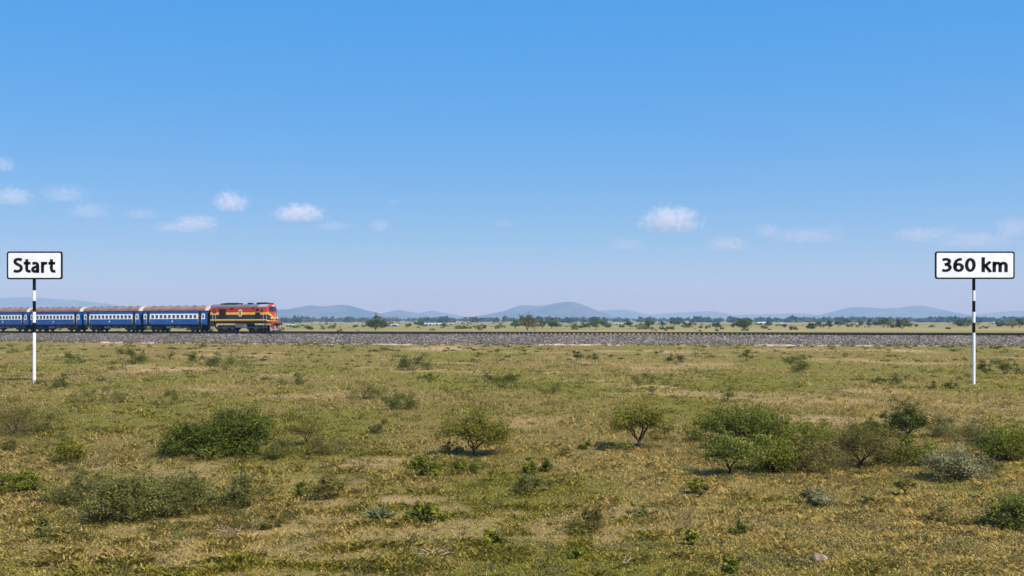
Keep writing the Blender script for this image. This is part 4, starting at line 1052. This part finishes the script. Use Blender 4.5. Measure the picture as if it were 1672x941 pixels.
def cover():
    """small weeds and low herbs scattered over the field"""
    r = np.random.default_rng(66); V = []; Fc = []; C = []; b = 0
    N = 5200
    yp = 563+(960-563)*r.random(N)**1.15; Y = depth(yp); X = (r.random(N)*2-1)*(Y*.60+2)
    keep = (Y < track_y(X)-6.2)&(r.random(N) < .25+1.5*sstep(.45, .65, fbm(X/6, Y/9, 95)))
    X, Y = X[keep], Y[keep]
    pal = np.array([(.045, .060, .012), (.06, .075, .015), (.09, .10, .022), (.10, .105, .055), (.17, .165, .045), (.16, .12, .06)])
    for x, y in zip(X, Y):
        k = y/F; sz = (.05+.20*r.random()**2.2)*(1+y/75.); n = int(10+sz/k*1.6); n = min(n, 60)
        p = r.normal(size=(n, 3))*np.array([sz*.55, sz*.55, sz*.32]); p[:, 2] = np.abs(p[:, 2])
        p += np.array([x, y, float(gz(x, y))])
        c = pal[min(int(r.random()*6), 5)]*(.6+.8*r.random())*(.75+.5*r.random((n, 1)))
        v, f, cc = leaf_geo(p, np.full(n, max(.035, 1.2*y/1041.)), .45, c, r, .5, np.repeat(np.array([[0, 0, 1.]]), n, 0))
        V.append(v); Fc.append(f+b); C.append(cc); b += len(v)
    for xp0, yp0, w0, h0, cnt in ((1400, 742, 420, 76, 420), (1590, 738, 220, 84, 260), (290, 842, 400, 70, 330), (520, 738, 170, 40, 130), (350, 746, 220, 24, 90), (50, 702, 190, 50, 130), (1250, 740, 180, 70, 170), (120, 750, 160, 30, 60), (760, 770, 260, 50, 90), (640, 690, 500, 60, 120), (1100, 720, 160, 40, 50)):
        for q in range(int(cnt*.45)):
            yq = yp0+(r.random()+r.random()-1)*h0*.75; xq = xp0+(r.random()+r.random()-1)*w0*.75
            y = depth(yq); x = wx(xq, y); k = y/F; sz = .10+.24*r.random()**1.8; n = int(min(120, 20+sz*sz/(k*k)*.9))
            p = r.normal(size=(n, 3))*np.array([sz*.6, sz*.6, sz*.38]); p[:, 2] = np.abs(p[:, 2]); p += np.array([x, y, float(gz(x, y))])
            c = np.array([(.10, .105, .022), (.15, .145, .030), (.075, .09, .015), (.18, .165, .055), (.20, .19, .035)][int(r.random()*5)])*(.7+.5*r.random())*(.75+.5*r.random((n, 1)))
            v, f, cc = leaf_geo(p, np.full(n, max(.035, 1.1*y/1041.)), .45, c, r, .6, np.repeat(np.array([[0, 0, 1.]]), n, 0))
            V.append(v); Fc.append(f+b); C.append(cc); b += len(v)
    for q in range(1000):
        yq = 566+(690-566)*r.random()**1.5; y = depth(yq); x = (r.random()*2-1)*y*.58
        if y > track_y(x)-7 or fbm(x/9, y/16, 99, 3) < .40: continue
        sz = .16+.40*r.random()**2; n = 80
        p = r.normal(size=(n, 3))*np.array([sz*.75, sz*.6, sz*.42]); p[:, 2] = np.abs(p[:, 2]); p += np.array([x, y, float(gz(x, y))])
        c = np.array([(.06, .075, .013), (.085, .10, .018), (.11, .12, .022), (.14, .14, .035)][int(r.random()*4)])*(.75+.4*r.random())*(.7+.6*r.random((n, 1)))
        v, f, cc = leaf_geo(p, np.full(n, max(.05, 1.15*y/1041.)), .5, c, r, .6, np.repeat(np.array([[0, 0, 1.]]), n, 0))
        V.append(v); Fc.append(f+b); C.append(cc); b += len(v)
    # yellow-green herbs lapping the ballast foot
    for s in np.arange(-115, 75, .14):
        if fbm(s/5., 3.1, 97, 3) < .37+.1*r.random(): continue
        p0 = tpos(s); a = tphi(s); o = 5.0+1.6*r.random(); n = 12; sz = .12+.34*r.random()**2
        p = r.normal(size=(n, 3))*np.array([sz*1.3, sz, sz*.8]); p[:, 2] = np.abs(p[:, 2])
        p += np.array([p0[0]-math.sin(a)*o, p0[1]-math.cos(a)*o, .02])
        c = np.array([(.13, .14, .028), (.22, .20, .045), (.075, .10, .02)][int(r.random()*3)])*(.7+.6*r.random((n, 1)))
        v, f, cc = leaf_geo(p, np.full(n, .19), .5, c, r, .5, np.repeat(np.array([[0, 0, 1.]]), n, 0))
        V.append(v); Fc.append(f+b); C.append(cc); b += len(v)
    me = mesh_np('ground_cover', np.concatenate(V), np.concatenate(Fc), M_LEAF, np.concatenate(C))
    tag(link('ground_cover', me), kind='stuff')
cover()

# ------------------------------------------------------------------ trees beyond the railway
def far_tree(xp, yp, w, h, kind, label, seed, leaf, nl, group='trees and bushes on the plain beyond the railway', Y=None, trunk=True, flat=False):
    r = np.random.default_rng(seed); Y = depth(yp) if Y is None else Y; X = wx(xp, Y); k = Y/F
    lg, tg = plant_geo(w*k, h*k, kind, r, nl, trunk, 0, leafmin=leaf*k, cb=(.22 if trunk else .03))
    root = thing('tree' if trunk else 'bush', label, 'tree' if trunk else 'bush', (X, Y, 0), 0, group)
    link('crown', mesh_np('crown', lg[0], lg[1], M_LEAF, lg[2]), root)
    link('trunk' if trunk else 'stems', mesh_np('trunk', tg[0], tg[1], M_BARK), root)
    return root
G3 = None
far_tree(613, 539.8, 31, 23, 'mid', 'lone round green tree on the plain behind the track, left of centre', 401, 1.6, 2400)
far_tree(861, 539.8, 36, 26.5, 'yellow', 'lone flat-topped olive tree behind the track at picture centre', 402, 1.6, 2400)
far_tree(1215, 539.8, 31, 23, 'dark', 'lone round dark green tree behind the track, right of centre', 403, 1.6, 2400)
FT = [ # x, base y, w, h, tree?
 (507, 538.5, 16, 6, 0), (527, 538, 6, 5, 0), (543, 536.5, 13, 7, 0), (581, 534.5, 9, 5, 0), (684, 535.5, 19, 12, 1), (668, 535, 9, 7, 1), (726, 535, 7, 7, 1), (637, 533, 9, 9, 1),
 (747, 537, 8, 6, 0), (757, 537, 8, 6, 0), (767, 537, 8, 6, 0), (777, 537, 10, 8, 0), (790, 537, 12, 6, 0), (818, 535.5, 13, 8, 0), (841, 537, 15, 14, 1),
 (885, 537, 15, 14, 1), (901, 537, 19, 16, 1), (938, 536, 18, 10, 0), (955, 536, 18, 9, 0), (973, 535.5, 23, 15, 1), (993, 535, 17, 10, 0), (1025, 533, 14, 10, 1), (1048, 538, 20, 11, 0),
 (1059, 536, 16, 16, 1), (1082, 533.5, 7, 10, 1), (1101, 532, 19, 10, 1), (1117, 536, 10, 10, 1), (1131, 536, 13, 12, 1), (1144, 536, 8, 6, 0), (1156, 537, 10, 7, 0), (1170, 536, 16, 11, 1),
 (1198, 536, 14, 9, 1), (1247, 537, 10, 7, 0), (1256, 533, 10, 9, 1), (1281, 536, 9, 7, 1), (1295, 537, 14, 5, 0), (1324, 537.5, 17, 12, 0), (1340, 536, 15, 13, 1), (1354, 537, 15, 14, 1),
 (1369, 534, 15, 12, 1), (1382, 533, 14, 14, 1), (1390, 534.5, 13, 8, 0), (1406, 533.5, 12, 12, 1), (1419, 533, 11, 11, 1), (1443, 535.5, 26, 15, 1), (1457, 535.5, 13, 8, 0), (1473, 538, 23, 17, 1),
 (1496, 535, 6, 7, 1), (1550, 538, 10, 6, 0), (1575, 534.5, 31, 14, 1), (1605, 537, 13, 5, 0), (1635, 534.5, 17, 11, 1), (1653, 537, 23, 15, 1), (1665, 535.5, 16, 16, 1)]
ZONES = [(600, 'left of the lone round tree'), (740, 'between lone round tree and low bush row'), (830, 'in the bush row left of the flat-topped tree'),
         (930, 'beside the flat-topped tree'), (1040, 'between flat-topped tree and pale strip'), (1110, 'near the pale strip right of centre'), (1205, 'left of the lone dark green tree'),
         (1310, 'right of the lone dark green tree'), (1430, 'in the grove below the long right hill'), (1520, 'in the clump left of the 360 km post'), (1600, 'right behind the 360 km post'), (1700, 'at the right edge behind the track')]
for i, (xp, yp, w, h, t) in enumerate(FT):
    zn = [z for a, z in ZONES if xp < a][0]
    kd = ['mid', 'dark', 'olive', 'mid', 'dark'][i % 5] if t else ['mid', 'olive', 'green'][i % 3]
    size = 'broad' if w > 17 else ('small' if w > 9 else 'tiny')
    lab = '%s %s far-off %s %s' % (size, {'mid': 'green', 'green': 'light green', 'dark': 'dark green', 'olive': 'olive green', 'bright': 'light green'}[kd], 'tree' if t else 'bush', zn)
    far_tree(xp, yp, w*1.08, h*1.08, kd, lab, 500+i, 1.6, max(220, int(w*h*3.4)), trunk=bool(t), group=('trees' if t else 'bushes')+' '+zn)

def plain_scrub():
    r = np.random.default_rng(88); V = []; Fc = []; C = []; b = 0
    for i in range(1100):
        Y = 300*(1500/300)**(r.random()**.8); X = (r.random()*2-1)*Y*.62
        if Y < track_y(X)+30 or fbm(X/(.12*Y+20), Y/90., 83, 3) < .46: continue
        H = .35+1.5*r.random()**2; W = H*(1.4+1.6*r.random()); n = 16
        d = unit(r.normal(size=(n, 3))); d[:, 2] = np.abs(d[:, 2]); p = d*np.array([W/2, W/2, H*.7])*(.4+.6*r.random((n, 1)))+np.array([X, Y, .05])
        c = np.array([(.09, .10, .022), (.14, .14, .035), (.20, .18, .06)][int(r.random()*3)])*(.7+.6*r.random((n, 1)))
        v, f, cc = leaf_geo(p, np.full(n, W*.34), .7, c, r, .4)
        V.append(v); Fc.append(f+b); C.append(cc); b += len(v)
    tag(link('plain_scrub', mesh_np('plain_scrub', np.concatenate(V), np.concatenate(Fc), M_LEAF, np.concatenate(C))), kind='stuff')
plain_scrub()

def woodland():
    r = np.random.default_rng(77); V = []; Fc = []; C = []; b = 0
    N = 2600
    for i in range(N):
        Y = 1250*(4500/1250)**r.random(); X = (r.random()*2-1)*Y*.62
        if fbm(X/(.18*Y+60), Y/300., 81, 3) < .51: continue
        H = (4.+4.5*r.random())*(1+Y/6000); W = H*(.9+.8*r.random()); n = 26
        d = unit(r.normal(size=(n, 3))); d[:, 2] = np.abs(d[:, 2])
        p = d*np.array([W/2, W/2, H*.62])*(.55+.45*r.random((n, 1))); p[:, 2] += H*.22*r.random(n)
        p += np.array([X, Y, 0])
        c = np.array([(.045, .06, .018), (.065, .08, .025), (.09, .10, .034)][int(r.random()*3)])*(.65+.7*r.random((n, 1)))
        v, f, cc = leaf_geo(p, np.full(n, W*.42), .8, c, r, .2)
        V.append(v); Fc.append(f+b); C.append(cc); b += len(v)
    me = mesh_np('distant_woodland', np.concatenate(V), np.concatenate(Fc), M_LEAF, np.concatenate(C))
    tag(link('distant_woodland', me), kind='stuff')
woodland()

# ------------------------------------------------------------------ far sheds and houses
M_WALL = mat('whitewashed_wall', (.72, .68, .62), .8, var=.1, scale=.2)
M_SHED = mat('pale_metal_roof', (.70, .66, .62), .5, var=.12, scale=.2)
M_TERRA = mat('reddish_roof', (.45, .27, .2), .7, var=.2, scale=.2)
def house(xp, yp, w, h, label, roof):
    Y = depth(yp); X = wx(xp, Y); k = Y/F; W, H, D = w*k, h*k, 7.
    t = thing('far_building', label, 'building', (X, Y, 0), 0, 'pale buildings far out on the plain')
    mb = MB(); mb.box(-W/2, W/2, -D/2, D/2, 0, H*.62); wl_ = mb.build('wall', M_WALL, t)
    rf = MB(); rf.loft([[(-W/2-.5, -D/2-.5, H*.62+.01), (-W/2-.5, 0, H), (-W/2-.5, D/2+.5, H*.62+.01)], [(W/2+.5, -D/2-.5, H*.62+.01), (W/2+.5, 0, H), (W/2+.5, D/2+.5, H*.62+.01)]]); rf.build('roof', roof, t)
    n = max(2, int(W/7)); wm = None
    for i in range(n):
        x = -W/2+W*(i+.5)/n
        if wm is None: q = MB(); q.box(-.6, .6, -.05, 0, -.6, .6); wm = q.build('window', M_GLASS, t, (x, -D/2, H*.34))
        else: link('window', wm.data, t, (x, -D/2, H*.34))
for d in [(474, 533.5, 9, 3.6, 'small pale building on the plain just right of the locomotive', M_SHED), (634, 533, 8, 3.4, 'reddish-roofed white house just right of the lone round tree', M_TERRA),
          (645, 533.2, 8, 3.6, 'white house with pale roof, second right of the lone round tree', M_SHED), (700, 531.5, 12, 3.4, 'long pale shed, left one of the pair left of centre', M_SHED),
          (717, 531.5, 13, 3.4, 'long pale shed, right one of the pair left of centre', M_SHED), (737, 530.5, 6, 2.8, 'tiny white hut right of the pair of pale sheds', M_SHED),
          (1009, 530.5, 9, 2.6, 'low pale building right of the flat-topped olive tree', M_SHED), (1244, 529.5, 15, 3.4, 'long white shed right of the lone dark green tree', M_SHED),
          (1278, 531, 7, 2.8, 'small white hut right of the long white shed', M_SHED), (1401, 531.5, 4.5, 3, 'tiny white hut in the scattered grove', M_SHED), (1430, 531, 5, 3.6, 'small white house behind the broad clump of trees', M_TERRA),
          (1625, 529, 8, 2.8, 'pale building right of the 360 km post', M_SHED)]: house(*d)
